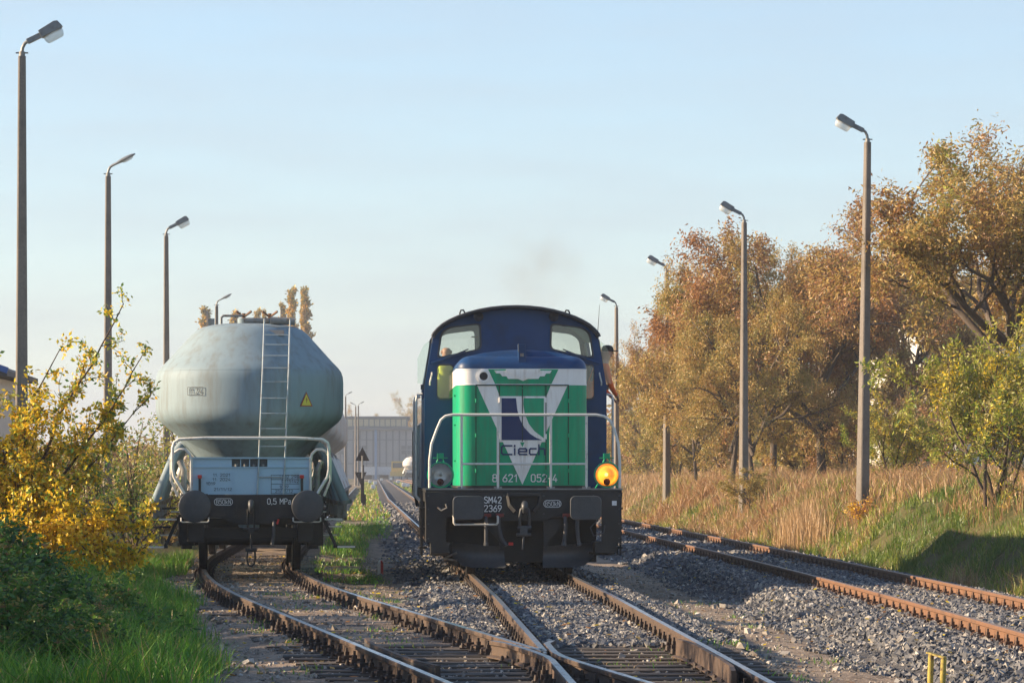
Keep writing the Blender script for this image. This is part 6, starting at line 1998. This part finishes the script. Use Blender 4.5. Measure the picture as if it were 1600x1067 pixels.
x, y = np.array(tx), np.array(ty)
grass('grass', 'small green tufts scattered over the dirt and switch timbers', x, y, NR.uniform(.03, .11, len(x)), .012, ['grass', 'leafgreen', 'lime', 'straw'], [3, 3, 1, 1], 1.0, 3)
# right bank: green below, dry straw above and farther away; blades stand in tufts
nc = 7000
cy = 31 + 105 * NR.random(nc) ** 1.25; cx = 8.95 + 5.0 * NR.random(nc) ** 1.05
m = 15
x = np.repeat(cx, m) + NR.normal(0, .07, nc * m); y = np.repeat(cy, m) + NR.normal(0, .09, nc * m)
ch = np.repeat(NR.uniform(.55, 1.5, nc), m)
ok = vegmask(x, y) > .3 + .5 * NR.random(len(x))
x, y, ch = x[ok], y[ok], ch[ok]
dry = .36 + (vnoise(x * .55, y * .30, 71) - .5) * 1.1 + (vnoise(x * 1.9, y * 1.0, 72) - .5) * .7
dry = dry + .28 * sstep(58, 92, y) + .22 * sstep(10.8, 12.5, x) - .06 * (1 - sstep(40, 64, y))
hh = (.10 + .22 * vnoise(x * .9, y * .6, 73)) * NR.uniform(.6, 1.3, len(x)) * ch * (1 + .9 * sstep(.5, .9, dry))
grass('grass', 'green and straw-coloured tufted grass covering the right bank', x, y, hh, .013 + .020 * sstep(50, 110, y), ['bank_dk', 'bank', 'lime', 'straw', 'straw2'], [1.6, 3.0, 1.0, 2.2, 2.0], .85, 4, bias=np.clip(dry, 0, 1))
n = 72000
y = 50 + 180 * NR.random(n) ** 1.2; x = 9.5 + 8 * NR.random(n)
pn = vnoise(x * .5, y * .16, 91) * .7 + vnoise(x * 1.7, y * .7, 92) * .3
ok = pn > .78 - .62 * sstep(54, 96, y) - .22 * sstep(10.4, 12.5, x)
x, y = x[ok], y[ok]
hh = NR.uniform(.25, .60, len(x)) * (.7 + .6 * vnoise(x * 1.1, y * .5, 93))
grass('dry_grass', 'tall reddish dry grass below the tree row', x, y, hh, .019, ['straw', 'straw2', 'olive'], [3, 4, .6], .7, 5)
# a stand of pale reeds by the track
x = NR.normal(9.75, .22, 900); y = NR.normal(78, 1.4, 900)
grass('dry_grass', 'pale upright straw clump at the toe of the right bank', x, y, NR.uniform(.6, 1.15, 900), .02, ['straw'], [1], .35, 6)
# grass in the far yard
n = 35000
y = 120 + 380 * NR.random(n) ** 1.3; x = NR.uniform(-6, 7, n)
ok = (np.abs(x - locoC(y)) > 1.3) & (np.abs(x - wagC(y)) > 1.3) & (np.abs(x - rightC(y)) > 1.6) & (vegmask(x, y) > .25)
x, y = x[ok], y[ok]
grass('grass', 'yellowish grass patches in the far yard', x, y, NR.uniform(.10, .25, len(x)), .07, ['grass', 'lime', 'straw'], [2, 2, 1.5], 1.0, 7)

# fallen leaves blown over the ground
n = 5200
y = 25 + 45 * NR.random(n) ** 1.1; x = NR.uniform(-5.5, 8.6, n)
keep = NR.random(n) < np.interp(x, [-5.5, -1, 4, 8.6], [1, .7, .3, .6])
x, y = x[keep], y[keep]; n = len(x)
z = height(x, y) + .012 + .03 * balmask(x, y)
a = NR.uniform(0, 6.28, n); sz = NR.uniform(.025, .055, n)
u = np.stack([np.cos(a), np.sin(a), NR.uniform(-.35, .35, n)], 1); v = np.stack([-np.sin(a), np.cos(a), NR.uniform(-.35, .35, n)], 1)
c = np.stack([x, y, z], 1)
V = np.stack([c - u * sz[:, None], c + v * sz[:, None] * .5, c + u * sz[:, None], c - v * sz[:, None] * .5], 1).reshape(-1, 3)
o = mesh_np('fallen_leaves', V, np.arange(n * 4).reshape(-1, 4), [LF['gold'], LF['ochre'], LF['brown'], LF['rust']], pmat=NR.integers(0, 4, n), attr={'tone': np.repeat(NR.random(n), 4)})
tag(o, 'fallen autumn leaves scattered over ballast, dirt and grass', 'leaves', kind='stuff')
